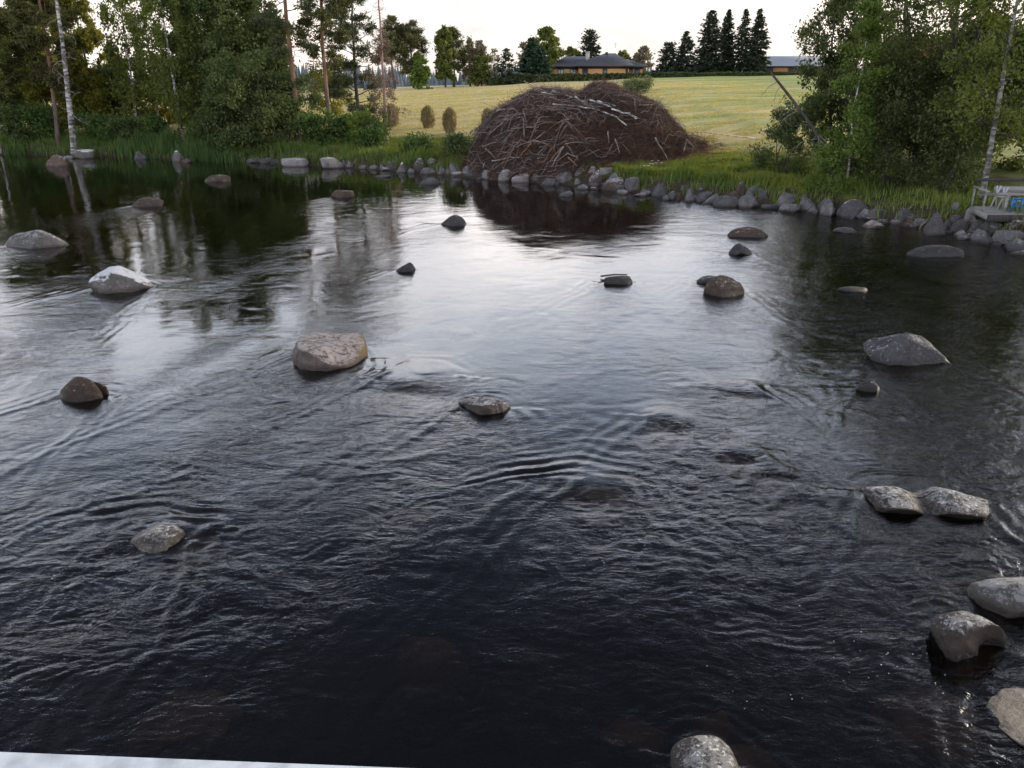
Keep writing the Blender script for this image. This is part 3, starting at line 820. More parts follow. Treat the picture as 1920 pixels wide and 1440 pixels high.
# ------------------------------------------------------------------ the river
FLOW = np.array((-0.20, -0.98)); FLOW /= np.linalg.norm(FLOW)
wy = np.concatenate([[-58, -30, -14, -6, -1, 1.5], np.exp(np.linspace(math.log(3.0), math.log(88.0), 900))])
wu = np.linspace(-1, 1, 900)
WX = wu[None, :] * (12 + np.abs(wy)[:, None] * 1.0) + 0.12 * np.abs(wy)[:, None] * 0
WY = np.repeat(wy[:, None], len(wu), 1)
dyr = np.gradient(wy)[:, None]; dxr = ((12 + np.abs(wy)) * (wu[1] - wu[0]))[:, None]
step = np.maximum(np.maximum(dyr, dxr), 0.01)

def rough_map(x, y):
    """how broken the surface is: riffles, and the plumes behind boulders"""
    n = NF2(x * 2.1 + 7, y * 1.6 - 3)
    n2 = NF1(x * 0.6, y * 0.35)
    r = 0.22 + 0.20 * np.clip(n, -1, 1.5) + 0.14 * n2
    r += 0.30 * sstep(20, 14, y) * sstep(6.5, 9, y)
    r *= 0.30 + 0.70 * sstep(44, 20, y)
    band = NF2(x * 3.2 - y * 0.6, y * 0.55) + 0.5 * NF1(x * 1.3 - y * 0.25, y * 0.22)
    r *= np.clip(0.72 + 0.42 * band, 0.25, 1.6)
    # smooth shining tongue in mid river
    r *= 1 - 0.55 * np.exp(-((x - 0.2) / 3.6) ** 2) * sstep(16.0, 19.5, y) * sstep(44, 34, y)
    # calm pool near the bridge
    r *= 1 - 0.35 * sstep(9.0, 7.0, y)
    return np.clip(r, 0.06, 1.2)

T = rough_map(WX, WY)
H = np.zeros_like(WX)
obst = [(x, y, rx, 1.0) for (x, y, rx, ry, z) in ROCKS if y < 45 and z < 0.05 and rx > 0.15]
obst += [(x, y, max(rx * 0.8, 0.25), 1.5 if d < 0.15 else 0.0) for (x, y, rx, ry, d) in SUNK]
rw = np.random.default_rng(8)
for (ox, oy, orr, k) in obst:
    if k == 0: continue
    m = (np.abs(WY - oy) < 14) & (np.abs(WX - ox) < 8)
    if not m.any(): continue
    dx, dy = WX[m] - ox, WY[m] - oy
    dx = dx + 0.06 * NF1(WX[m], WY[m]); dy = dy + 0.05 * NF1(WY[m] + 5, WX[m])
    a = dx * FLOW[0] + dy * FLOW[1]; c = -dx * FLOW[1] + dy * FLOW[0]
    R0 = min(orr, 1.1)
    r = np.hypot(a, c)
    up = sstep(0.15, 0.75, -a / np.maximum(r, 1e-3))
    lam = 0.22 if k < 1.2 else 0.38
    A = (0.012 if k < 1.2 else 0.024) * (0.6 + R0)
    e = np.clip(r - orr, 0, 9)
    hh = 0.5 * A * up * np.exp(-e / 0.30) * np.cos(2 * pi * e / lam * (1 + 0.25 * e))
    if k > 1.2 and oy < 11.5 and ox < 2.5:      # the arched standing wave
        e2 = -a - orr * 0.5 + 0.30 * c * c + 0.16 * c + 0.05 * NF1(WX[m] * 1.5, WY[m] * 1.5)
        hh = 0.019 * (1 + 0.6 * NF3(WX[m] * 0.5, WY[m] * 0.5)) * sstep(-0.1, 0.12, e2) * np.exp(-np.clip(e2, 0, 9) / 0.42) * np.cos(2 * pi * e2 / 0.36 * (1 + 0.12 * e2)) * np.exp(-(np.abs(c + 0.35) / 1.9) ** 2)
    elif k > 1.2: hh *= 0.35
    ac = np.abs(c)
    lat = R0 * 0.9 + 0.33 * np.clip(a, 0, 20)
    vv = (a > -0.2 * R0) * np.exp(-np.clip(a, 0, 99) / (3.5 * R0 + 0.6))
    for q, off in enumerate((0.0, 0.30, 0.58)):
        hh += 0.018 * (0.5 + R0) * (0.7 ** q) * vv * np.exp(-((ac - lat - off) / 0.10) ** 2)
    if k > 1.2: hh += 0.045 * np.exp(-(r / (orr * 1.1)) ** 2) - 0.03 * np.exp(-(((a - orr * 1.3) / (0.5 * orr)) ** 2 + (c / orr) ** 2))
    H[m] += hh
    T[m] += 0.75 * np.exp(-(c / (R0 + 0.16 * np.clip(a, 0, 99) + 0.1)) ** 2) * (a > 0) * np.exp(-np.clip(a, 0, 99) / (7 * R0 + 1)) * sstep(0, 0.4, a)
T = np.clip(T, 0.05, 1.3)

rw = np.random.default_rng(21)
N = 90
lam = np.exp(rw.uniform(math.log(0.22), math.log(3.2), N))
th = rw.normal(pi / 2, 0.95, N)               # crests mostly across the current
wxp = WX + 0.35 * NF1(WX, WY) + 0.10 * NF3(WX, WY); wyp = WY + 0.35 * NF1(WY + 9, WX) + 0.10 * NF3(WY, WX + 4)
short = np.zeros_like(WX); long_ = np.zeros_like(WX)
for L_, t_ in zip(lam, th):
    kk = 2 * pi / L_
    a_ = L_ / (2 * pi) * math.sqrt(2.0 / N)
    w = np.clip((L_ / step - 2.5) / 3.0, 0, 1)
    s_ = np.sin(kk * (math.cos(t_) * wxp + math.sin(t_) * wyp) + rw.uniform(0, 2 * pi))
    if L_ < 0.7: s_ = 1 - 2 * np.abs(s_) ** 0.8         # sharper crests on the small waves
    (short if L_ < 0.9 else long_)[...] += a_ * w * s_
H += short * (0.050 * T + 0.05 * np.clip(T - 0.5, 0, 1)) + long_ * 0.020 * (0.3 + 0.7 * T)
H -= H.mean()
# breaks down at the outer rim only, never seen
ni, nj = WX.shape
widx = np.arange(ni * nj).reshape(ni, nj)
wq = np.stack([widx[:-1, :-1], widx[:-1, 1:], widx[1:, 1:], widx[1:, :-1]], -1).reshape(-1, 4)
rim = np.concatenate([widx[0, :], widx[1:, -1], widx[-1, -2::-1], widx[-2:0:-1, 0]])
WV = np.stack([WX, WY, H], -1).reshape(-1, 3)
low = WV[rim].copy(); low[:, 2] = -6.0
b0 = len(WV); k_ = np.arange(len(rim)); k2 = (k_ + 1) % len(rim)
side = np.stack([rim[k_], b0 + k_, b0 + k2, rim[k2]], -1)
cen = b0 + len(rim)
bot = np.stack([b0 + k_, np.full(len(rim), cen), b0 + k2], -1)
WV = np.concatenate([WV, low, [[0, 15, -6.0]]])

def water_mat():
    m, n, l, p = newmat('river_water')
    n.remove(p)
    tc = n.new('ShaderNodeTexCoord'); a = n.new('ShaderNodeAttribute'); a.attribute_name = 'rough'
    vec = tc.outputs['Object']
    mp = n.new('ShaderNodeMapping'); mp.inputs['Rotation'].default_value = (0, 0, R(8)); mp.inputs['Scale'].default_value = (0.75, 1.5, 1)
    l.new(vec, mp.inputs['Vector'])
    # warp the pattern so the ripples curl with the eddies
    wv = nz(n, l, vec, 0.7, 3.0)
    wv.inputs['Detail'].default_value = 3
    sc = n.new('ShaderNodeVectorMath'); sc.operation = 'MULTIPLY_ADD'
    sc.inputs[1].default_value = (1.1, 1.1, 0)
    l.new(wv.outputs['Color'], sc.inputs[0]); l.new(mp.outputs[0], sc.inputs[2])
    r1 = nz(n, l, sc.outputs[0], 2.6, 4.0, 0.55)
    r2 = nz(n, l, sc.outputs[0], 2.2, 3.0, 0.5, 'RIDGED_MULTIFRACTAL')
    r3 = nz(n, l, sc.outputs[0], 11.0, 3.0, 0.55)
    h = mth(n, l, 'ADD', mth(n, l, 'MULTIPLY', r1.outputs['Fac'], 0.016), mth(n, l, 'MULTIPLY', r2.outputs['Fac'], 0.007))
    h = mth(n, l, 'ADD', h, mth(n, l, 'MULTIPLY', r3.outputs['Fac'], 0.0045))
    r4 = nz(n, l, sc.outputs[0], 9.0, 3.0, 0.6, 'RIDGED_MULTIFRACTAL')
    r5 = nz(n, l, sc.outputs[0], 34.0, 2.0, 0.5)
    h = mth(n, l, 'ADD', h, mth(n, l, 'ADD', mth(n, l, 'MULTIPLY', r4.outputs['Fac'], 0.0034), mth(n, l, 'MULTIPLY', r5.outputs['Fac'], 0.0030)))
    h = mth(n, l, 'MULTIPLY', h, mth(n, l, 'ADD', mth(n, l, 'MULTIPLY', a.outputs['Fac'], 1.1), 0.05))
    b = n.new('ShaderNodeBump'); b.inputs['Strength'].default_value = 1.0; b.inputs['Distance'].default_value = 1.0
    l.new(h, b.inputs['Height'])
    fr = n.new('ShaderNodeFresnel'); fr.inputs['IOR'].default_value = 1.333
    l.new(b.outputs['Normal'], fr.inputs['Normal'])
    gl = n.new('ShaderNodeBsdfGlossy'); gl.inputs['Roughness'].default_value = 0.03
    gl.inputs['Color'].default_value = (1, 1, 1, 1)
    l.new(b.outputs['Normal'], gl.inputs['Normal'])
    tr = n.new('ShaderNodeBsdfTransparent'); tr.inputs['Color'].default_value = (0.92, 0.92, 0.92, 1)
    mx = n.new('ShaderNodeMixShader')
    l.new(fr.outputs[0], mx.inputs[0]); l.new(tr.outputs[0], mx.inputs[1]); l.new(gl.outputs[0], mx.inputs[2])
    out = n['Material Output']
    l.new(mx.outputs[0], out.inputs['Surface'])
    va = n.new('ShaderNodeVolumeAbsorption')
    va.inputs['Color'].default_value = (0.66, 0.46, 0.20, 1)
    va.inputs['Density'].default_value = 3.0
    l.new(va.outputs[0], out.inputs['Volume'])
    return m

water = mesh('river_water', WV, [wq, side, bot], water_mat(), smooth=True,
             attrs={'rough': np.concatenate([T.ravel(), np.zeros(len(rim) + 1)])})
tag(water, 'dark brown river sliding past boulders with ripples and pale sky reflections', 'river', kind='structure')
# flecks of foam drifting in the near water
r = np.random.default_rng(31)
FC = []
for k in range(18):
    cx_, cy_ = r.uniform(-7, 5), r.uniform(6.5, 16); m_ = r.integers(2, 9)
    FC.append(np.stack([cx_ + r.normal(size=m_) * 0.30, cy_ + r.normal(size=m_) * 0.30], -1))
FC = np.concatenate(FC)
ir = np.searchsorted(wy, FC[:, 1]); ic = np.clip(np.searchsorted(wu, FC[:, 0] / (12 + FC[:, 1])), 0, len(wu) - 1)
fz = H[ir, ic]
fr_ = r.uniform(0.003, 0.009, len(FC))
th6 = np.arange(6) * pi / 3
dome = np.concatenate([np.stack([np.cos(th6), np.sin(th6), 0 * th6 - 0.3], -1), [[0, 0, 0.55]]])
FV = (np.stack([FC[:, 0], FC[:, 1], fz + 0.004], -1)[:, None] + dome[None] * fr_[:, None, None]).reshape(-1, 3)
FF = (np.arange(len(FC))[:, None, None] * 7 + np.array([[k, (k + 1) % 6, 6] for k in range(6)])[None]).reshape(-1, 3)
tag(mesh('foam_flecks', FV, FF, plain_mat('foam', (0.75, 0.75, 0.75), 0.5), smooth=True), 'tiny white flecks of foam drifting on the dark near water', 'foam', kind='stuff')
del WX, WY, H, T, short, long_, wxp, wyp

# a stick lying against the low black stone
P0 = on_plane(1126, 518, 0.06); P1 = on_plane(1176, 515, 0.10)
mb = MB(); mb.tube([P0, (P0 + P1) / 2 + (0, 0, 0.03), P1], [0.03, 0.028, 0.02], 6)
# ------------------------------------------------------------------ vegetation makers
def unit(v): return v / (np.linalg.norm(v, axis=-1, keepdims=True) + 1e-9)

def leaf_quads(r, C, L, W, down=0.0, dirs=None):
    """one small lozenge per point, random attitude"""
    n = len(C)
    u = r.normal(size=(n, 3)) if dirs is None else dirs + 0.35 * r.normal(size=(n, 3))
    u[:, 2] -= down
    u = unit(u)
    v = unit(np.cross(u, r.normal(size=(n, 3))))
    f_ = r.uniform(0.5, 1.5, n); l = (L * f_ * r.uniform(0.85, 1.15, n))[:, None]; w = (W * f_ * r.uniform(0.8, 1.2, n))[:, None]
    V = np.stack([C - u * l / 2, C + v * w / 2 - u * l * 0.05, C + u * l / 2, C - v * w / 2 - u * l * 0.05], 1)
    return V.reshape(-1, 3)

def link_leaves(name, V, mat, parent, loc=(0, 0, 0)):
    return mesh(name, V, np.arange(len(V)).reshape(-1, 4), mat, loc, parent)

def bough(r, p0, d0, L, n, lift=0.0, wob=0.25):
    """a wandering branch: lift > 0 turns it up, < 0 lets it hang"""
    pts = [np.array(p0, float)]; d = unit(np.array(d0, float))
    for k in range(n):
        d = unit(d + np.array((0, 0, lift / n)) + r.normal(size=3) * wob / math.sqrt(n))
        pts.append(pts[-1] + d * L / n)
    return np.array(pts)

def along(pts, t):
    f = t * (len(pts) - 1); i = np.minimum(f.astype(int), len(pts) - 2); f = (f - i)[:, None]
    return pts[i] * (1 - f) + pts[i + 1] * f

def trunk_line(r, H, lean, bend, n=14):
    z = np.linspace(0, 1, n)
    b = r.normal(size=2) * bend
    w = np.cumsum(r.normal(size=(n, 2)), 0) * bend * 0.12
    w -= w[0]
    return np.stack([lean[0] * z * H + b[0] * np.sin(pi * z) + w[:, 0], lean[1] * z * H + b[1] * np.sin(pi * z) + w[:, 1], z * H], -1)

def broadleaf(seed, H, r0, lo, cw, limbs, leaves, leaf, rise=0.7, hang=0.0, lean=(0, 0), prof=None, lump=0.42, stems=1, spread=0.25, bend=0.25, bias=None, wood=True, gam=1.4, thin=1.0):
    """trunk and limbs (tubes) plus leaf points in clumps at the twig ends, with gaps between the clumps"""
    r = np.random.default_rng(seed)
    wd = MB(); lb = MB(); wd.limbs = lb; clumps = []; cd = []
    for s in range(stems):
        if stems > 1:
            az = 2 * pi * (s + r.uniform(-.3, .3)) / stems; ln = (lean[0] + math.cos(az) * spread, lean[1] + math.sin(az) * spread)
        else: ln = lean
        Hs = H * (1 if s == 0 else r.uniform(0.75, 1.0))
        tl = trunk_line(r, Hs, ln, bend)
        tr_ = r0 * (1 - 0.88 * np.linspace(0, 1, len(tl)) ** 0.9) / math.sqrt(stems) ** 0.6
        tr_[0] *= 1.25
        wd.tube(tl, tr_, 8)
        nl = max(4, limbs // stems)
        for k in range(nl):
            t = lo + (0.97 - lo) * (k + r.uniform(0, 1)) / nl
            p0 = along(tl, np.array([t]))[0]
            tt = (t - lo) / (0.97 - lo)
            pf = (math.sin(pi * (0.16 + 0.80 * tt)) ** 0.75) if prof is None else prof(tt)
            L = cw * pf * r.uniform(0.6, 1.15)
            az = k * 2.399 + r.uniform(-.5, .5)
            el = rise * (0.25 + 0.9 * tt) + r.uniform(-.15, .2)
            d = np.array((math.cos(az) * math.cos(el), math.sin(az) * math.cos(el), math.sin(el)))
            if bias is not None: d = d + np.array(bias) * 0.5
            bp = bough(r, p0, d, L, 6, lift=0.25 - hang, wob=0.45)
            br = max(0.012, np.interp(t, np.linspace(0, 1, len(tr_)), tr_) * 0.42)
            lb.tube(bp, np.linspace(br, br * 0.25, len(bp)), 5, cap=False)
            ns = max(3, int(L * 2.4))
            for q in range(ns):
                ts = r.uniform(0.28, 1.0)
                sp = along(bp, np.array([ts]))[0]
                sd = unit(bp[min(5, int(ts * 6)) + 1] - bp[min(5, int(ts * 6))]) + r.normal(size=3) * 0.75
                SL = (0.20 + 0.34 * L * (1.15 - ts)) * r.uniform(0.6, 1.3) + 0.25
                sb = bough(r, sp, sd, SL, 4, lift=0.1 - 1.3 * hang, wob=0.5)
                if wood: lb.tube(sb, np.linspace(max(0.008, br * 0.32), 0.005, len(sb)), 3, cap=False)
                for c in (0.45, 0.75, 1.0):
                    clumps.append(along(sb, np.array([c]))[0]); cd.append(SL)
                if hang > 0.4:
                    for c in (0.5, 0.8, 1.0):
                        e = along(sb, np.array([c]))[0]
                        hl = r.uniform(0.4, 1.5) * hang
                        for z in np.arange(0.15, hl, 0.22):
                            clumps.append(e + np.array((r.normal() * 0.06, r.normal() * 0.06, -z))); cd.append(0.5)
    clumps = np.array(clumps); cd = np.array(cd)
    per = r.gamma(gam, 1.0, len(clumps)) * np.interp(clumps[:, 2] / H, [0, 0.42, 0.55, 1], [1, 1, thin, thin]); per = np.maximum(0, np.round(per / per.sum() * leaves)).astype(int)
    C = np.repeat(clumps, per, 0)
    sg = np.repeat(np.clip(cd * 0.35, 0.10, 1.0) * lump / 0.42, per)[:, None]
    C = C + r.normal(size=C.shape) * sg * np.array((1, 1, 0.72))
    C = C[C[:, 2] > 0.05]
    V = leaf_quads(r, C, leaf, leaf * 0.62, down=0.5 + hang)
    return wd, V

def spruce(seed, H, br, lo=0.04, dens=1.0, spray=0.42, taper=0.85, per=8, gapz=0.42, tip=0.0):
    r = np.random.default_rng(seed)
    wd = MB(); tl = trunk_line(r, H, (0, 0), 0.06)
    wd.tube(tl, 0.016 * H * (1 - 0.93 * np.linspace(0, 1, len(tl))), 7)
    C = []; D = []; Ls = []
    z = lo * H
    while z < H * 0.985:
        t = z / H
        for k in range(per):
            az = r.uniform(0, 2 * pi)
            L = br * (1 - t) ** taper * r.uniform(0.55, 1.15) * (1 + 0.14 * math.sin(az + seed * 1.7) + 0.12 * math.sin(7 * t + 2 * az + seed)) + 0.10
            el = -0.42 + 0.85 * t ** 1.5 + r.uniform(-.12, .12)
            o = np.array((math.cos(az), math.sin(az), 0))
            m = max(3, int(L / 0.16 * dens))
            s = r.uniform(0.12, 1.0, m) ** 0.8
            p = along(tl, np.full(m, t)) + o * (L * s)[:, None] * math.cos(el)
            p[:, 2] += np.sin(el) * L * s + 0.18 * L * s ** 2.5 + r.normal(size=m) * 0.05
            sdv = np.stack([-o[1] * np.ones(m), o[0] * np.ones(m), np.zeros(m)], -1) * r.choice((-1, 1), m)[:, None]
            d = o[None] * 0.8 + sdv * r.uniform(0, 1.1, m)[:, None] + np.array((0, 0, -0.30))
            C.append(p + sdv * (0.18 * (L * (1.05 - s)) * r.uniform(0, 1, m))[:, None]); D.append(d); Ls.append(spray * (0.6 + 0.5 * (1 - t)) * np.ones(m))
            if L > 0.8 and k % 2 == 0:
                wd.tube(np.array([along(tl, np.array([t]))[0], along(tl, np.array([t]))[0] + o * L * 0.7 + np.array((0, 0, math.sin(el) * L * 0.7))]), [0.02, 0.008], 3, cap=False)
        z += gapz * r.uniform(0.8, 1.2) * (0.55 + 0.6 * (1 - t))
    C = np.concatenate(C); D = np.concatenate(D); Ls = np.concatenate(Ls)
    u = unit(unit(D) + 0.3 * r.normal(size=C.shape)); v = unit(np.cross(u, r.normal(size=C.shape) + np.array((0, 0, 1.2))))
    l = (Ls * r.uniform(0.7, 1.2, len(C)))[:, None]; w = l * 0.42
    V = np.stack([C - u * l * 0.4, C + v * w / 2, C + u * l * 0.6, C - v * w / 2], 1).reshape(-1, 3)
    return wd, V

def pine(seed, H, r0, lo, cw, limbs, tufts, lean=(0, 0), needle=0.26, stubs=6, flat=0.45, prof=None, bend=0.2, puff=1.0):
    r = np.random.default_rng(seed)
    wd = MB(); tl = trunk_line(r, H, lean, bend)
    rr = r0 * (1 - 0.8 * np.linspace(0, 1, len(tl))); rr[0] *= 1.25
    wd.tube(tl, rr, 9)
    for k in range(stubs):
        t = r.uniform(lo * 0.45, lo * 1.1); p0 = along(tl, np.array([t]))[0]; az = r.uniform(0, 2 * pi)
        wd.tube(bough(r, p0, (math.cos(az), math.sin(az), r.uniform(-.3, .3)), r.uniform(0.5, 1.8), 4, -0.3, 0.5), np.linspace(0.028, 0.008, 5), 4, cap=False)
    cl = []; sz = []
    for k in range(limbs):
        t = lo + (0.98 - lo) * (k + r.uniform(0, 1)) / limbs
        tt = (t - lo) / (0.98 - lo)
        pf = (0.55 + 0.45 * math.sin(pi * min(1, tt * 1.1))) * (1 - tt ** 3 * 0.6) if prof is None else prof(tt)
        L = cw * pf * r.uniform(0.55, 1.15); az = k * 2.399 + r.uniform(-.5, .5)
        el = -0.15 + 0.75 * tt + r.uniform(-.2, .2)
        bp = bough(r, along(tl, np.array([t]))[0], (math.cos(az) * math.cos(el), math.sin(az) * math.cos(el), math.sin(el)), L, 6, 0.35, 0.55)
        br = max(0.015, np.interp(t, np.linspace(0, 1, len(rr)), rr) * 0.36)
        wd.tube(bp, np.linspace(br, br * 0.3, 7), 5, cap=False)
        for q in range(max(6, int(L * 6.0))):
            ts = r.uniform(0.35, 1.0) ** 0.7
            sp = along(bp, np.array([ts]))[0]
            sb = bough(r, sp, unit(bp[-1] - bp[0]) + r.normal(size=3) * np.array((0.8, 0.8, 0.35)), 0.25 + 0.28 * L * r.uniform(0.3, 1), 3, 0.35, 0.5)
            wd.tube(sb, np.linspace(br * 0.3, 0.006, 4), 3, cap=False)
            cl.append(sb[-1]); sz.append(r.uniform(0.22, 0.5)); cl.append(sb[2]); sz.append(r.uniform(0.18, 0.42))
    cl = np.array(cl); sz = np.array(sz) * puff
    w = sz ** 2; per = np.round(w / w.sum() * tufts).astype(int)
    C0 = np.repeat(cl, per, 0); S = np.repeat(sz, per)[:, None]
    d = unit(r.normal(size=C0.shape) * np.array((1, 1, 0.8)) + np.array((0, 0, 0.25)))
    C = C0 + d * S * r.uniform(0.2, 1.0, len(C0))[:, None] ** 0.6 * np.array((1.15, 1.15, flat * 1.5))
    return wd, leaf_quads(r, C, needle, needle * 0.26, dirs=d)

LEAF = {
    'alder': leaf_mat('alder_leaves', (0.046, 0.069, 0.025), (0.122, 0.160, 0.054), trans=0.42),
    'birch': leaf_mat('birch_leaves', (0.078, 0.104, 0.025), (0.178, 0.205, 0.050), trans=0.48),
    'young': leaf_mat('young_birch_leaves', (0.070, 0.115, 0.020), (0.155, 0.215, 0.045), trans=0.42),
    'gold': leaf_mat('sun_tinted_birch_leaves', (0.10, 0.11, 0.018), (0.24, 0.225, 0.04), trans=0.48),  # warm low sunlight on the foliage is put into this leaf colour
    'pine': leaf_mat('pine_needles', (0.036, 0.050, 0.024), (0.095, 0.115, 0.050), trans=0.22),
    'pineolive': leaf_mat('olive_pine_needles', (0.05, 0.056, 0.018), (0.125, 0.128, 0.044), trans=0.28),
    'spruce': leaf_mat('spruce_needles', (0.018, 0.028, 0.017), (0.048, 0.062, 0.036), trans=0.1),
    'thuja': leaf_mat('thuja_leaves', (0.02, 0.045, 0.028), (0.045, 0.085, 0.045), trans=0.15),
    'willow': leaf_mat('willow_leaves', (0.042, 0.060, 0.022), (0.118, 0.145, 0.050), trans=0.42),
    'pale': leaf_mat('thin_pale_leaves', (0.13, 0.105, 0.07), (0.23, 0.20, 0.13), trans=0.3),
    'dead': leaf_mat('dead_needles', (0.085, 0.05, 0.03), (0.20, 0.13, 0.085), trans=0.1),
    'shrub': leaf_mat('shrub_leaves', (0.035, 0.07, 0.018), (0.10, 0.16, 0.035), trans=0.38),
    'hedge': leaf_mat('hedge_leaves', (0.026, 0.042, 0.016), (0.085, 0.11, 0.035), trans=0.2, scale=0.4),
    'bush': leaf_mat('field_bush_leaves', (0.08, 0.10, 0.05), (0.19, 0.21, 0.10), trans=0.35),
}
BARK = {
    'birch': birch_bark(), 'dullbirch': birch_bark('grey_birch_bark', 0.62), 'pine': pine_bark(),
    'dark': wood_mat('dark_bark', (0.022, 0.019, 0.016), (0.075, 0.065, 0.055)),
    'grey': wood_mat('grey_dead_wood', (0.10, 0.085, 0.075), (0.30, 0.265, 0.235)),
    'snag': wood_mat('weathered_dark_trunk', (0.02, 0.017, 0.016), (0.095, 0.085, 0.08)),
    'pinkish': wood_mat('barkless_spruce_wood', (0.17, 0.11, 0.085), (0.36, 0.25, 0.20)),
}
mat_stick = wood_mat('wet_stick', (0.03, 0.025, 0.02), (0.09, 0.075, 0.06))
tag(mb.build('stick', mat_stick, smooth=True), 'thin dark stick lying behind the low black flat stone', 'stick')

def stand(px, y, sink=0.12):
    """ground point at picture column px and ground distance y"""
    z = 1.0
    for _ in range(3):
        x = col_x(px, y, z); z = float(ground_z(np.array([x]), np.array([y]))[0])
    return x, y, z - sink

def tree(name, px, y, label, wd, V, bark, leafkey, group=None, cat='tree', crown='crown', trunk='trunk', rz=0.0, sink=0.12):
    e = empty(name, stand(px, y, sink), rz)
    tag(e, label, cat, group)
    if wd is not None: wd.build(trunk, BARK[bark], e, smooth=True)
    if getattr(wd, 'limbs', None) is not None and wd.limbs.n: wd.limbs.build('limbs', BARK['dark'], e, smooth=True)
    if V is not None and len(V): link_leaves(crown, V, LEAF[leafkey], e)
    return e

def h_for(px, row, y):
    """height of something at distance y whose top shows at a picture row"""
    return row_z(row, y) - stand(px, y, 0)[2]

# ------------------------------------------------------------------ trees on the left bank
LB = 'trees on the left bank'
LEAFN, LEAFS = 1.55, 1.35

# dense dark pine at the frame edge, second pine with the orange trunk
w, V = pine(101, 16.0, 0.20, 0.18, 3.2, 56, 30000, needle=0.36, stubs=4)
tree('pine_tree', 25, 76, 'dark bushy pine with a grey brown trunk at the far left edge', w, V, 'pine', 'pineolive', LB)
w, V = pine(102, 17.5, 0.21, 0.26, 2.9, 50, 24000, lean=(0.03, 0), needle=0.36, stubs=7)
tree('pine_tree', 110, 72.5, 'pine with a bare orange trunk left of the dead birch', w, V, 'pine', 'pineolive', LB)
w, V = broadleaf(103, 12, 0.11, 0.35, 2.2, 18, 5500, 0.17, hang=0.5)
tree('birch_tree', 3, 71.5, 'white stemmed birch cut by the left edge of the view', w, V, 'birch', 'birch', LB)

# dead birch: white trunk, bare crooked twigs
r = np.random.default_rng(104)
wd = MB(); tl = trunk_line(r, 14.5, (0.055, 0), 0.12, 20)
wd.tube(tl, 0.275 * (1 - 0.70 * np.linspace(0, 1, 20)), 9)
tw = MB()
for k in range(30):
    t = r.uniform(0.12, 0.97); az = r.uniform(0, 2 * pi); L = r.uniform(0.5, 2.3)
    b = bough(r, along(tl, np.array([t]))[0], (math.cos(az), math.sin(az) * 0.6, r.uniform(-.1, .6)), L, 7, -0.9, 1.4)
    tw.tube(b, np.linspace(0.042, 0.012, len(b)), 5, cap=False)
    for q in range(2):
        s = bough(r, b[r.integers(3, 6)], r.normal(size=3), L * 0.4, 4, -0.4, 0.8); tw.tube(s, np.linspace(0.014, 0.006, 5), 4, cap=False)
e = empty('dead_birch', stand(140, 70.0)); tag(e, 'dead birch with a white trunk and bare crooked twigs, left bank', 'dead tree', LB)
wd.build('trunk', BARK['birch'], e, smooth=True); tw.build('branches', BARK['grey'], e, smooth=True)

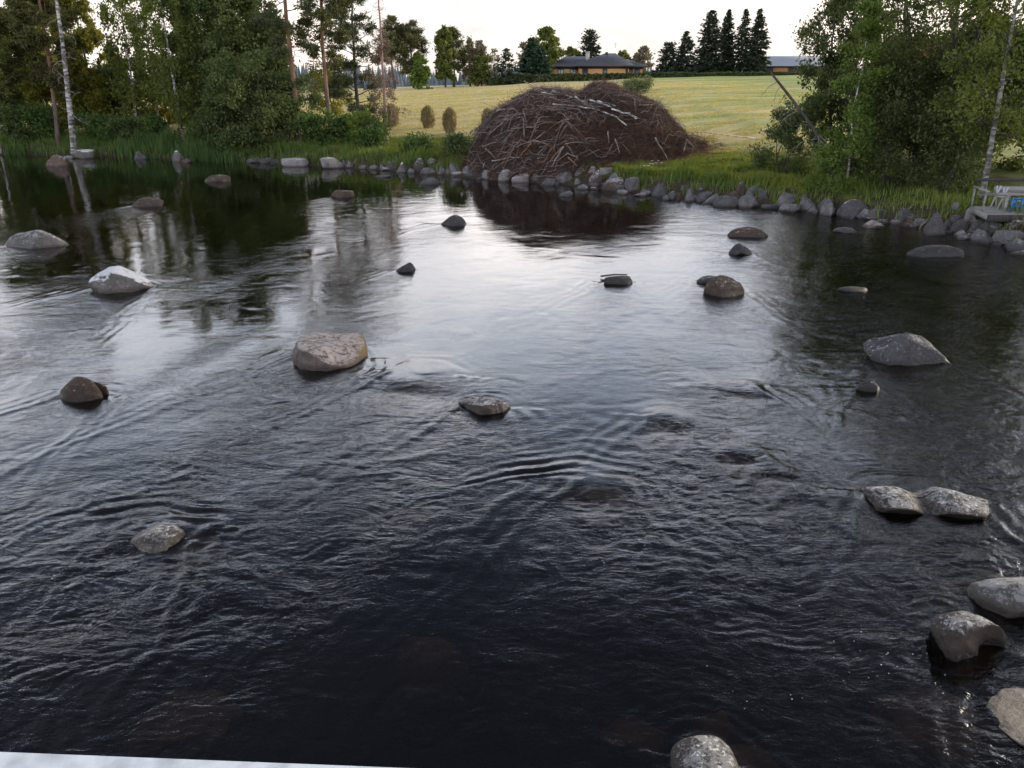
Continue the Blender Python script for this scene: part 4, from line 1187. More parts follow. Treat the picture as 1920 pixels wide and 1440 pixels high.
# birches and other broadleaved trees
for (px, y, H, lo, cw, limbs, n, leaf, hang, key, bark, seed, lab) in [
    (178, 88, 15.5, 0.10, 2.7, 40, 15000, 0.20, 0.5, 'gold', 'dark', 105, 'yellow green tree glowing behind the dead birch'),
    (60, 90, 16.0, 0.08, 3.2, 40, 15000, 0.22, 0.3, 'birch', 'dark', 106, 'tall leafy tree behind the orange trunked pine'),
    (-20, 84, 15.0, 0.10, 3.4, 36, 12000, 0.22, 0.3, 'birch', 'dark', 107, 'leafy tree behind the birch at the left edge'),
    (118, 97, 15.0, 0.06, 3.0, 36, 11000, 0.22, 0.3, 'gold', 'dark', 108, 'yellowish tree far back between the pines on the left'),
    (258, 76, 16.0, 0.13, 2.5, 34, 11000, 0.16, 1.0, 'birch', 'birch', 109, 'slim weeping birch, first right of the dead birch, with sky through its crown'),
    (300, 80, 16.5, 0.20, 2.3, 30, 8000, 0.16, 1.0, 'birch', 'birch', 110, 'thin weeping birch, set back between two other birches'),
    (344, 71.5, 16.5, 0.14, 2.6, 34, 12500, 0.16, 0.9, 'birch', 'birch', 111, 'weeping birch with a short white foot showing above the reeds'),
    (215, 82, 5.5, 0.06, 1.9, 24, 5000, 0.17, 0.2, 'alder', 'dark', 112, 'low leafy tree under the weeping birches'),
    (398, 75, 16.0, 0.08, 3.4, 44, 19000, 0.18, 0.15, 'alder', 'dark', 114, 'tall dark alder, left of the pair that leans to the water'),
    (452, 72, 15.5, 0.08, 3.5, 46, 21000, 0.18, 0.15, 'alder', 'dark', 115, 'broad dark alder in the middle of the left bank mass'),
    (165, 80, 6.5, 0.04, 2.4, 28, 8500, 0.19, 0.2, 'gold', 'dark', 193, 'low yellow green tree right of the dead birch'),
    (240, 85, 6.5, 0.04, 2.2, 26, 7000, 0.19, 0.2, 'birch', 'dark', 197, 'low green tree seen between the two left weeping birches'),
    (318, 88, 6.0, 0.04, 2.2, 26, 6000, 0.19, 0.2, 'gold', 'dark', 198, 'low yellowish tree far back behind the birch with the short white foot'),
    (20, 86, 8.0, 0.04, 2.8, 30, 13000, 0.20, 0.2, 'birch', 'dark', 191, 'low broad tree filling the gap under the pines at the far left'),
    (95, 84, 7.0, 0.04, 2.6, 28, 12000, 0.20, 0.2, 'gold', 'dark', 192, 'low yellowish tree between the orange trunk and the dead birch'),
    (370, 84, 9.0, 0.05, 2.8, 30, 13000, 0.20, 0.2, 'birch', 'dark', 194, 'broad tree behind the birch with the short white foot'),
    (500, 82, 12.5, 0.06, 3.0, 36, 15000, 0.20, 0.2, 'alder', 'dark', 195, 'dark tree behind the low many stemmed alder'),
    (425, 86, 15.0, 0.06, 3.2, 36, 15000, 0.20, 0.2, 'alder', 'dark', 196, 'dark tree at the back of the alder mass'),
]:
    w, V = broadleaf(seed, H, 0.13 if bark == 'birch' else 0.17, lo, cw, limbs, int(n * (0.85 if hang > 0.8 else 1.55)), leaf * 1.35, hang=hang, gam=0.7 if hang > 0.8 else 1.4)
    tree('birch_tree' if bark == 'birch' else 'alder_tree', px, y, lab, w, V, bark, key, LB)

# low alder whose boughs hang over the water
w, V = broadleaf(116, 7.6, 0.16, 0.05, 4.0, 40, 32000, 0.20, hang=0.25, stems=3, spread=0.28, rise=0.45, bias=(0.1, -0.5, -0.05))
tree('alder_tree', 468, 67.2, 'low many stemmed alder with boughs hanging over the dark stones', w, V, 'dark', 'alder', LB)
w, V = broadleaf(117, 5.6, 0.10, 0.05, 2.5, 26, 14000, 0.19, hang=0.2, stems=2, spread=0.2)
tree('alder_tree', 540, 69.0, 'small alder hiding the foot of the tall pine', w, V, 'dark', 'alder', LB)
w, V = broadleaf(118, 9.5, 0.11, 0.12, 2.4, 30, 16000, 0.21, hang=0.2)
tree('alder_tree', 520, 72.5, 'alder with a pointed top, between the dark alders and the tall pine', w, V, 'dark', 'alder', LB)

# the two tall pines, and one with low dark boughs
w, V = pine(121, 18.0, 0.27, 0.42, 3.0, 22, 8500, lean=(0.0, 0), needle=0.28, stubs=9)
tree('pine_tree', 560, 68.5, 'tall pine with a thick clean trunk running out of the top of the view', w, V, 'pine', 'pine', LB)
w, V = pine(122, 16.0, 0.22, 0.36, 2.5, 38, 15000, lean=(0.035, 0), needle=0.28, stubs=9)
tree('pine_tree', 623, 70.0, 'pine with an olive crown, right of the tall clean trunked one', w, V, 'pine', 'pineolive', LB)
w, V = pine(123, 13.2, 0.20, 0.12, 3.2, 40, 18000, needle=0.28, stubs=5)
tree('pine_tree', 676, 78.0, 'dark pine with low sweeping boughs behind the dead spruce', w, V, 'dark', 'pine', LB)
w, V = spruce(124, h_for(594, 82, 112), 2.1)
tree('spruce_tree', 594, 112, 'dark pointed spruce on the field edge between the two tall pines', w, V, 'dark', 'spruce', LB)
w, V = broadleaf(125, 6.0, 0.10, 0.08, 2.6, 24, 6000, 0.18, hang=0.3)
tree('birch_tree', 640, 84, 'olive bushy tree behind the olive crowned pine', w, V, 'dark', 'gold', LB)

# dead spruce: bare pinkish trunk, brown needles lower down
r = np.random.default_rng(126)
wd = MB(); tl = trunk_line(r, 13.5, (0.008, 0), 0.10, 18)
tl[:, 0] -= 0.006 * tl[:, 2]
wd.tube(tl, 0.165 * (1 - 0.86 * np.linspace(0, 1, 18)), 8)
tw = MB(); CC = []
for k in range(105):
    t = r.uniform(0.22, 0.99); az = r.uniform(0, 2 * pi); L = (2.3 * (1 - t) + 0.35) * r.uniform(0.5, 1.15)
    b = bough(r, along(tl, np.array([t]))[0], (math.cos(az), math.sin(az), r.uniform(-.35, .1)), L, 6, 0.1 - 0.8 * (t < .7), 0.45)
    tw.tube(b, np.linspace(0.019, 0.005, 7), 4, cap=False)
    for q in range(3):
        s0 = b[r.integers(2, 6)]
        s = bough(r, s0, unit(b[-1] - b[0]) + r.normal(size=3) * 0.8, L * 0.35, 3, -0.4, 0.5); tw.tube(s, np.linspace(0.010, 0.004, 4), 3, cap=False)
        if t < 0.62: CC.append(s)
CC = np.concatenate(CC); CC = np.repeat(CC, 9, 0) + r.normal(size=(len(CC) * 9, 3)) * 0.10
e = empty('dead_spruce', stand(726, 66.5)); tag(e, 'dead spruce with a bare pinkish trunk and brown drooping twigs', 'dead tree', LB)
wd.build('trunk', BARK['pinkish'], e, smooth=True); tw.build('branches', BARK['pinkish'], e, smooth=True)
link_leaves('dead_needles', leaf_quads(r, CC, 0.13, 0.045), LEAF['dead'], e)

# bushes and saplings under the trees
US = 'bushes on the river bank'
for (px, y, H, cw, n, leaf, key, seed, lab) in [
    (595, 66.5, 2.0, 1.2, 3400, 0.14, 'shrub', 131, 'green bush at the foot of the tall pine'),
    (640, 67.0, 1.6, 1.0, 2600, 0.14, 'shrub', 132, 'bush between the olive crowned pine and a yellow green sapling'),
    (668, 65.5, 2.3, 0.75, 2600, 0.14, 'young', 133, 'bright yellow green sapling left of the dead spruce'),
    (708, 66.0, 1.9, 0.85, 2600, 0.14, 'shrub', 134, 'leafy bush hiding the foot of the dead spruce'),
    (694, 64.2, 1.0, 1.0, 2200, 0.13, 'shrub', 135, 'low bush in front of the dead spruce'),
    (790, 61.5, 0.6, 1.2, 1800, 0.13, 'shrub', 136, 'low dark green bush on the bank below the haycocks'),
    (855, 57.3, 0.75, 1.1, 2200, 0.12, 'alder', 137, 'low dark bush just left of the brush heap'),
    (30, 74.0, 2.2, 2.2, 5000, 0.15, 'alder', 138, 'dark bush behind the reeds at the far left'),
    (85, 73.8, 2.0, 1.9, 4200, 0.15, 'shrub', 139, 'bush at the foot of the orange trunked pine'),
    (190, 73.0, 1.5, 1.6, 3000, 0.15, 'shrub', 140, 'bush right of the dead birch foot'),
    (240, 72.0, 1.3, 1.4, 2600, 0.15, 'alder', 141, 'dark bush below the first weeping birch'),
    (300, 71.0, 1.4, 1.4, 2600, 0.15, 'shrub', 142, 'bush left of the short white birch foot'),
    (385, 70.0, 1.7, 1.5, 3200, 0.15, 'shrub', 143, 'bush right of the short white birch foot'),
    (428, 68.5, 2.2, 1.8, 4500, 0.15, 'alder', 144, 'dark bush left of the low many stemmed alder'),
]:
    w, V = broadleaf(seed, H * 1.15, 0.04, 0.05, cw, 18, int(n * 1.3), leaf * 1.25, rise=0.9, stems=3, spread=0.35, wood=False, lump=0.5)
    tree('bush', px, y, lab, w, V, 'dark', key, US, 'bush', 'foliage', 'stems', sink=0.05)

# ------------------------------------------------------------------ far trees along the top of the field
FT = 'trees beyond the field'
def far_pine(px, row, y, cw, n, seed, lab, lo=0.3, key='pineolive', limbs=26):  # lighter olive needles: paling by distance is put into the colour
    H = h_for(px, row, y); w, V = pine(seed, H, 0.2, lo, cw * 1.15, int(limbs * 1.8), n * 2, needle=0.42, stubs=2, puff=1.7)
    tree('pine_tree', px, y, lab, w, V, 'dark', key, FT)
def far_leaf(px, row, y, cw, n, seed, lab, key='birch', lo=0.2, leaf=0.32, hang=0.3, limbs=24, bark='dark', name='birch_tree', **kw):
    H = h_for(px, row, y); w, V = broadleaf(seed, H, 0.15, lo, cw, limbs, int(n * 1.7), leaf * 1.3, hang=hang, **kw)
    tree(name, px, y, lab, w, V, bark, key, FT)
def far_spruce(px, row, y, br, seed, lab, key='spruce', name='spruce_tree', **kw):
    H = h_for(px, row, y); w, V = spruce(seed, H, br * 1.05, spray=0.85, gapz=0.22, **kw)
    tree(name, px, y, lab, w, V, 'dark', key, FT)

far_pine(741, 33, 150, 2.2, 5000, 151, 'slim far pine with a high crown behind the dead spruce', lo=0.45)
far_pine(776, 45, 150, 3.1, 7000, 152, 'wide crowned far pine, right of the slim high crowned one', lo=0.22)
far_leaf(786, 100, 139, 1.5, 4500, 153, 'small bright green birch in front of the wide crowned far pine', key='young', lo=0.05, prof=lambda t: 1.1 - t)
far_leaf(835, 52, 150, 2.2, 5500, 154, 'tall green far birch, left of a pair beyond the field', lo=0.15)
far_pine(851, 54, 153, 1.9, 3500, 155, 'far pine, right of a pair beyond the field', lo=0.3, key='pineolive')
far_leaf(882, 74, 156, 2.2, 2300, 156, 'thin pale crowned far birch, left of two', key='pale', lo=0.2, leaf=0.26, hang=0.8)
far_leaf(903, 78, 154, 2.2, 2600, 157, 'thin pale crowned far birch, right of two', key='pale', lo=0.12, leaf=0.26, hang=0.7)
far_leaf(896, 110, 152, 2.2, 2000, 158, 'low sparse far birch under the two pale crowned ones', lo=0.1, leaf=0.28)
far_leaf(928, 90, 160, 1.1, 420, 159, 'almost bare thin far tree', key='pale', lo=0.2, leaf=0.24)
far_spruce(948, 90, 150, 2.9, 160, 'ragged spreading far conifer at the left end of the hedge', taper=0.7, dens=0.7, per=6)
far_spruce(995, 69, 158, 2.8, 161, 'large smooth dark green cone tree, taller of two', key='thuja', name='cypress_tree', taper=0.62, dens=1.3, per=10)
far_spruce(1013, 87, 154, 2.7, 162, 'smooth green cone tree, shorter of two, beside the house', key='thuja', name='cypress_tree', taper=0.55, dens=1.3, per=10)
far_leaf(1026, 54, 168, 3.4, 6500, 163, 'big airy far birch behind the two cone trees', lo=0.12, limbs=30)
far_leaf(982, 82, 172, 1.8, 1500, 164, 'pale birch top left of the cone trees', key='pale', lo=0.3, leaf=0.28)
far_leaf(1068, 92, 185, 2.3, 2200, 165, 'small birch top over the left wing of the house', lo=0.2)
far_spruce(1105, 55, 186, 3.3, 166, 'dark oval conifer behind the chimney', taper=0.42, dens=1.0, lo=0.1)
far_leaf(1166, 98, 190, 1.8, 1600, 167, 'low green tree top behind the house roof', lo=0.2)
far_leaf(1205, 89, 186, 2.3, 1700, 168, 'sparse small birch at the right end of the house', key='pale', lo=0.15, leaf=0.3)
far_leaf(1192, 104, 189, 1.7, 1200, 169, 'low sparse birch just behind the right roof slope', key='birch', lo=0.15, leaf=0.3)
far_spruce(1252, 80, 172, 3.0, 170, 'round dark conifer, left of the pair right of the house', taper=0.4)
far_spruce(1281, 57, 168, 3.4, 171, 'pointed dark spruce, right of the pair right of the house', taper=0.8)
for px, row, y, br, seed, lab in [(1325, 17, 164, 3.3, 172, 'first from the left of the four tall spires of spruce'), (1357, 16, 166, 3.2, 173, 'second from the left of the four tall spires of spruce'),
                                  (1388, 15, 164, 2.7, 174, 'third from the left of the four tall spires of spruce, the narrowest'), (1413, 14, 163, 3.2, 175, 'rightmost of the four tall spires of spruce, next to the barn')]:
    far_spruce(px, row, y, br * (0.9 + 0.2 * ((seed * 7) % 5) / 4), seed, lab, taper=0.66 + 0.05 * ((seed * 3) % 4), dens=0.9 + 0.12 * ((seed * 5) % 3), per=7 + seed % 3)

# dim forest on the skyline beyond everything, distance haze put into its bluish colour
r = np.random.default_rng(180)
mbf = MB()
vf = []; Cf = []
for k in range(5200):
    x = r.uniform(-900, 900); y = 700 + r.uniform(-60, 60)
    Cf.append((x, y, float(0)))
Cf = np.array(Cf)
gz = ground_z(Cf[:, 0], Cf[:, 1])
hf = 10 + 4 * NF2(Cf[:, 0] * 0.2, Cf[:, 1] * 0.2) + r.uniform(-2, 2, len(Cf))
base = 7.0 - np.minimum(gz, 7)
Cf[:, 2] = gz
cone = []
for q in range(5):
    a0 = 2 * pi * q / 5; a1 = 2 * pi * (q + 1) / 5
    cone.append(np.stack([Cf + np.stack([3 * math.cos(a0) * np.ones(len(Cf)), 3 * math.sin(a0) * np.ones(len(Cf)), 0 * hf], 1),
                          Cf + np.stack([3 * math.cos(a1) * np.ones(len(Cf)), 3 * math.sin(a1) * np.ones(len(Cf)), 0 * hf], 1),
                          Cf + np.stack([0 * hf, 0 * hf, hf + 2], 1)], 1))
vf = np.concatenate(cone).reshape(-1, 3)
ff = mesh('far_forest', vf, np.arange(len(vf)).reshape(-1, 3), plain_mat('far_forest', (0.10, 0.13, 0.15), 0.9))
tag(ff, 'bluish strip of forest on the skyline beyond the field', 'forest', kind='stuff')

# ------------------------------------------------------------------ trees on the right bank
RB = 'trees on the right bank'
w, V = broadleaf(201, 11.5, 0.34, 0.06, 4.3, 66, 52000, 0.15, hang=0.25, stems=6, spread=0.26, rise=0.75, bend=0.5, gam=0.7, thin=0.42)
tree('willow_tree', 1722, 42.5, 'big many stemmed willow filling the right bank', w, V, 'dark', 'willow', RB)
w, V = broadleaf(202, 11.0, 0.14, 0.12, 2.3, 44, 36000, 0.15, hang=0.55, stems=2, spread=0.10)
tree('birch_tree', 1560, 47.5, 'dark drooping birch left of the big willow', w, V, 'dark', 'willow', RB)
w, V = broadleaf(203, 8.6, 0.07, 0.12, 1.35, 34, 9000, 0.13, gam=0.7, hang=0.25, prof=lambda t: 1.15 - t * 0.85)
tree('birch_tree', 1587, 40.7, 'young bright green birch with a thin white stem at the water', w, V, 'birch', 'young', RB)
w, V = broadleaf(204, 12.5, 0.14, 0.24, 3.0, 36, 16000, 0.14, hang=0.5, gam=0.8, lean=(-0.03, 0), bend=0.12)
tree('birch_tree', 1838, 36.0, 'birch with a white crooked trunk rising beside the jetty', w, V, 'dullbirch', 'birch', RB)
w, V = broadleaf(205, 6.6, 0.16, 0.10, 3.4, 46, 34000, 0.17, hang=0.3)
tree('alder_tree', 1812, 48.0, 'leafy alder behind the white crooked birch', w, V, 'dark', 'willow', RB)
w, V = broadleaf(206, 7.2, 0.16, 0.10, 3.0, 40, 30000, 0.17, hang=0.3)
tree('alder_tree', 1935, 43.0, 'leafy alder at the right edge of the view', w, V, 'dark', 'alder', RB)
w, V = broadleaf(207, 12.0, 0.16, 0.10, 3.4, 40, 17000, 0.16, hang=0.3)
tree('alder_tree', 1990, 36.0, 'alder mostly beyond the right edge of the view', w, V, 'dark', 'alder', RB)
w, V = broadleaf(208, 4.6, 0.07, 0.05, 1.9, 26, 9500, 0.12, hang=0.15, stems=3, spread=0.3)
tree('willow_tree', 1655, 40.5, 'low dark willow bush between the young birch and the big willow', w, V, 'dark', 'willow', RB)
w, V = broadleaf(209, 3.4, 0.06, 0.05, 1.8, 24, 8000, 0.12, hang=0.15, stems=3, spread=0.3)
tree('willow_tree', 1765, 38.6, 'low leafy bush in the shade left of the jetty', w, V, 'dark', 'alder', RB)
w, V = broadleaf(210, 3.5, 0.06, 0.05, 1.55, 26, 8500, 0.12, hang=0.1, stems=4, spread=0.22)
tree('bush', 1463, 45.8, 'round dense bush on the grass left of the leaning trunk', w, V, 'dark', 'alder', RB, 'bush', 'foliage', 'stems')
w, V = broadleaf(211, 2.2, 0.03, 0.05, 1.1, 18, 4200, 0.11, hang=0.1, stems=3, spread=0.2)
tree('bush', 1545, 40.4, 'light green bush around the foot of the young birch', w, V, 'dark', 'young', RB, 'bush', 'foliage', 'stems')
w, V = broadleaf(212, 6.2, 0.12, 0.10, 2.5, 36, 24000, 0.17, hang=0.3)
tree('alder_tree', 1660, 52.0, 'tree seen through the left side of the big willow', w, V, 'dark', 'willow', RB)

# leaning dead trunk
r = np.random.default_rng(213)
b0 = np.array(stand(1574, 41.3)); y1 = 42.0
z1 = row_z(137, y1); t1 = np.array((col_x(1446, y1, z1), y1, z1)) - b0
s = np.linspace(0, 1, 16)
tl = t1[None] * s[:, None] + np.stack([0.50 * np.sin(pi * s), 0 * s, 0.05 * np.sin(pi * s * 2)], -1)
wd = MB(); wd.tube(tl, 0.115 * (1 - 0.50 * s), 9)
tw = MB()
for k in range(20):
    t = r.uniform(0.25, 0.93); L = r.uniform(0.6, 1.9)
    b = bough(r, along(tl, np.array([t]))[0], (-0.7 + r.normal() * 0.5, r.normal() * 0.5, r.uniform(-.6, .3)), L, 7, -1.3, 0.5)
    tw.tube(b, np.linspace(0.022, 0.006, 8), 5, cap=False)
    q = bough(r, b[4], (-0.4 + r.normal() * .6, r.normal() * .5, -0.8), L * 0.5, 4, -0.4, 0.6); tw.tube(q, np.linspace(0.011, 0.005, 5), 4, cap=False)
e = empty('leaning_dead_tree', tuple(b0)); tag(e, 'dark dead trunk leaning left over the bank with bare drooping branches', 'dead tree')
wd.build('trunk', BARK['snag'], e, smooth=True); tw.build('branches', BARK['grey'], e, smooth=True)

# ------------------------------------------------------------------ grasses
def blades(r, X, Y, h, w, lean=0.35, z0=-0.05):
    n = len(X); Z = ground_z(X, Y) + z0
    az = r.uniform(0, 2 * pi, n); hh = h * r.uniform(0.55, 1.25, n)
    ln = lean * r.uniform(0.1, 1, n) * hh; la = r.uniform(0, 2 * pi, n)
    B = np.stack([X, Y, Z], -1)
    sd = np.stack([np.cos(az), np.sin(az), 0 * az], -1) * (w * r.uniform(0.7, 1.3, n))[:, None] / 2
    M = B + np.stack([np.cos(la) * ln * 0.3, np.sin(la) * ln * 0.3, hh * 0.55], -1)
    Tp = B + np.stack([np.cos(la) * ln, np.sin(la) * ln, hh], -1)
    V = np.stack([B - sd, B + sd, M + sd * 0.8, M - sd * 0.8, Tp], 1)
    i = np.arange(n)[:, None] * 5
    return V.reshape(-1, 3), i + np.array([[0, 1, 2, 3]]), i + np.array([[3, 2, 4]])

def scatter(r, n, x0, x1, y0, y1, smin, smax, dens=None):
    X = r.uniform(x0, x1, n); Y = r.uniform(y0, y1, n); S = shore_dist(X, Y)
    k = (S > smin) & (S < smax)
    if dens is not None: k &= r.uniform(0, 1, n) < dens(X, Y, S)
    return X[k], Y[k], S[k]

M_GRASS = leaf_mat('bank_grass', (0.048, 0.086, 0.016), (0.145, 0.200, 0.038), (0.24, 0.23, 0.09), trans=0.35, scale=0.35)
M_REED = leaf_mat('reeds', (0.045, 0.095, 0.028), (0.115, 0.18, 0.050), trans=0.4, scale=0.4)
M_DRY = leaf_mat('dry_grass', (0.16, 0.12, 0.06), (0.30, 0.24, 0.12), trans=0.3)
M_SUNG = leaf_mat('sun_tinted_grass', (0.11, 0.15, 0.02), (0.24, 0.25, 0.05), trans=0.4, scale=0.35)  # sunlit look of the open grass is put into its colour

r = np.random.default_rng(301)
HEAPX, HEAPY, HEAPA = 4.9, 58.0, 7.9
def no_heap(X, Y): return ((X - HEAPX) / 7.6) ** 2 + ((Y - HEAPY) / 6.4) ** 2 > 1
def dens_bank(X, Y, S):
    d = np.clip(1.15 - S / 9.5, 0, 1) * np.clip(0.65 + 0.5 * NF1(X, Y), 0.1, 1)
    left = X < -3.5
    mid = (X > -3.5) & (X < 6.2)
    start = np.where(left, 0.8, np.where(mid, 2.3, 0.85))
    return d * (S > start + 0.75 * NF3(X, Y)) * no_heap(X, Y)
X, Y, S = scatter(r, 560000, -62, 24, 22, 84, 0.5, 10, dens_bank)
hh = (np.where(X > 5, 0.44, 0.58) + 0.16 * NF1(X * 0.7, Y * 0.7)) * np.clip(1.1 - S / 14, 0.35, 1)
V, q, t3 = blades(r, X, Y, hh, 0.045, lean=0.55)
g = mesh('bank_grass', V, [q, t3], M_GRASS); tag(g, 'tall green grass growing along the stony bank', 'grass', kind='stuff')

# brighter, yellower grass in the open right of the heap
def dens_sun(X, Y, S):
    return np.clip(0.75 + 0.5 * NF1(X + 4, Y), 0, 1) * no_heap(X, Y) * (S > 2.2) * np.clip(1.2 - S / 12, 0, 1) * (X + 0.25 * NF1(X, Y) > 6.3)
X, Y, S = scatter(r, 150000, 5.5, 17.5, 40, 62, 1.5, 12, dens_sun)
V, q, t3 = blades(r, X, Y, 0.42 * np.clip(1.15 - S / 13, 0.25, 1), 0.05)
g = mesh('meadow_grass', V, [q, t3], M_SUNG); tag(g, 'yellow green grass in the open right of the brush heap', 'grass', kind='stuff')
X, Y, S = scatter(r, 60000, -14, -2.5, 54, 70, 3.0, 12, lambda X, Y, S: np.clip(0.6 + 0.6 * NF1(X + 4, Y), 0, 1) * no_heap(X, Y))
V, q, t3 = blades(r, X, Y, 0.42 * np.clip(1.3 - S / 12, 0.3, 1), 0.05)
g = mesh('meadow_grass', V, [q, t3], M_SUNG); tag(g, 'yellow green grass below the haycocks', 'grass', kind='stuff')

# reeds along the left shore
X, Y, S = scatter(r, 260000, -64, -16, 60, 80, -0.25, 2.6, lambda X, Y, S: np.clip(0.45 + 0.75 * NF2(X * 1.3, Y * 1.3), 0.04, 1))
V, q, t3 = blades(r, X, Y, 1.25 * (0.75 + 0.2 * NF1(X, Y)), 0.05, lean=0.2)
g = mesh('reeds', V, [q, t3], M_REED); tag(g, 'dark bluish green reeds standing at the left shore', 'reeds', kind='stuff')

# dry straw fringe hanging at the water
X, Y, S = scatter(r, 70000, -60, 20, 26, 80, 0.2, 1.5, lambda X, Y, S: np.clip(NF1(X * 1.7, Y * 1.7) - 0.35, 0, 1) * ((X < -8) | (X > 6.5)))
V, q, t3 = blades(r, X, Y, 0.45, 0.05, lean=1.3)
g = mesh('dry_grass', V, [q, t3], M_DRY); tag(g, 'tufts of dry straw hanging at the waterline', 'grass', kind='stuff')

# stubble and aftermath on the mown field
M_STUB = leaf_mat('stubble', (0.37, 0.34, 0.135), (0.59, 0.485, 0.225), trans=0.3, scale=0.12)
X = r.uniform(-26, 34, 420000); Y = 50 + 78 * r.uniform(0, 1, 420000) ** 1.25
S = shore_dist(X, Y); k = (S > 8.5 + 2 * NF3(X, Y)) & no_heap(X, Y) & (NF1(X * 0.6 + 3, Y * 0.9) + 0.6 * NF3(X, Y) > -0.4) & (np.sin((-0.5 * X + 0.87 * Y) * 2 * pi / 5.5 + 1.5 * NF2(X, Y)) > -0.35)
X, Y = X[k], Y[k]
V, q, t3 = blades(r, X, Y, 0.13 + 0 * X, 0.045, lean=1.5, z0=-0.02)
g = mesh('stubble', V, [q, t3], M_STUB); tag(g, 'short straw coloured stubble left on the mown field', 'stubble', kind='stuff')

# white flowers in the tall grass by the heap
for k, (px, py) in enumerate([(1207, 319), (1215, 319), (1218, 315), (1223, 315), (1222, 309), (1229, 313), (1233, 309), (1239, 313)]):
    c = ground_hit(px, py + 9)
    fl = MB()
    rr = np.random.default_rng(400 + k)
    st = c + np.array((0, 0, 0.5))
    m_ = MB(); m_.tube([c, c + np.array((0.02, 0.02, 0.25)), st], [0.008, 0.007, 0.006], 4)
    for q in range(9):
        a = 2 * pi * q / 9; d = np.array((math.cos(a), math.sin(a), 0.25)); p = st + d * 0.07; s2 = np.array((-math.sin(a), math.cos(a), 0)) * 0.028
        fl.add([st, p - s2, p + d * 0.03, p + s2], [(0, 1, 2, 3)])
    e = empty('flower', tuple(c)); tag(e, 'white flower on a thin stem in the grass right of the brush heap', 'flower', 'white flowers by the brush heap')
    if k == 0: M_PETAL = plain_mat('white_petals', (0.8, 0.8, 0.76)); M_STEM = plain_mat('green_stem', (0.08, 0.14, 0.03))
    for o in (fl.build('petals', M_PETAL, e), m_.build('stem', M_STEM, e)):
        o.matrix_parent_inverse.identity(); o.location = (-c[0], -c[1], -c[2])

# ------------------------------------------------------------------ the brush heap
SIL = [(878, 296), (888, 285), (897, 255), (912, 232), (930, 212), (965, 189), (1010, 170), (1050, 170), (1085, 180), (1108, 166), (1130, 157), (1150, 164), (1180, 177), (1210, 188), (1230, 200), (1262, 232), (1285, 268), (1312, 291)]
def heap_yc(x): return HEAPY + 1.6 * np.exp(-((x - 6.4) / 1.6) ** 2)
HPX = []; HPH = []
for p_, rw_ in SIL:
    x_ = col_x(p_, HEAPY, 3.0)
    for _ in range(3):
        yy_ = float(heap_yc(np.array(x_))); zz_ = row_z(rw_, yy_); x_ = col_x(p_, yy_, zz_)
    HPX.append(x_); HPH.append(max(0.0, zz_ - float(ground_z(np.array([x_]), np.array([yy_]))[0]) - 0.10))
HPX = np.array([HPX[0] - 0.6] + HPX + [HPX[-1] + 0.6]); HPH = np.array([0.0] + HPH + [0.0])
NH = noise_field(9, 14, 0.8, 3.5)
def heap_h(x, y):
    """height of the heap above the ground"""
    yc = heap_yc(x)
    rx = np.clip(1 - ((x - HEAPX) / 8.4) ** 2, 0, 1)
    b = 6.6 * np.sqrt(rx) + 0.8
    s = np.clip(1 - np.abs((y - yc) / b) ** 2.0, 0, 1)
    return np.interp(x, HPX, HPH) * s ** 0.72 + (0.20 * NH(x, y) + 0.10 * NH(x * 2.3 + 5, y * 2.3)) * np.clip(s * 6, 0, 1) * np.clip(1.3 - s, 0.4, 1)
def heap_z(x, y): return ground_z(x, y) + heap_h(x, y)

hx = np.linspace(-4.2, 14.0, 90); hy = np.linspace(50.0, 66.5, 80)
AX, AY = np.meshgrid(hx, hy); AZ = heap_z(AX, AY) - 0.18
hid = np.arange(AX.size).reshape(AX.shape)
hq = np.stack([hid[:-1, :-1], hid[:-1, 1:], hid[1:, 1:], hid[1:, :-1]], -1).reshape(-1, 4)
keep = (heap_h(AX, AY) > 0.12).ravel()[hq].any(1)
heap = empty('brush_heap', (HEAPX, HEAPY, 1.0))
tag(heap, 'huge brown heap of cut brushwood and branches piled on the river bank', 'brush heap')
O = np.array((HEAPX, HEAPY, 1.0))
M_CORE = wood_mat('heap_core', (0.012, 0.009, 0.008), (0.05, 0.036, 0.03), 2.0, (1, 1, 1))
mesh('packed_core', np.stack([AX, AY, AZ], -1).reshape(-1, 3) - O, hq[keep], M_CORE, parent=heap)

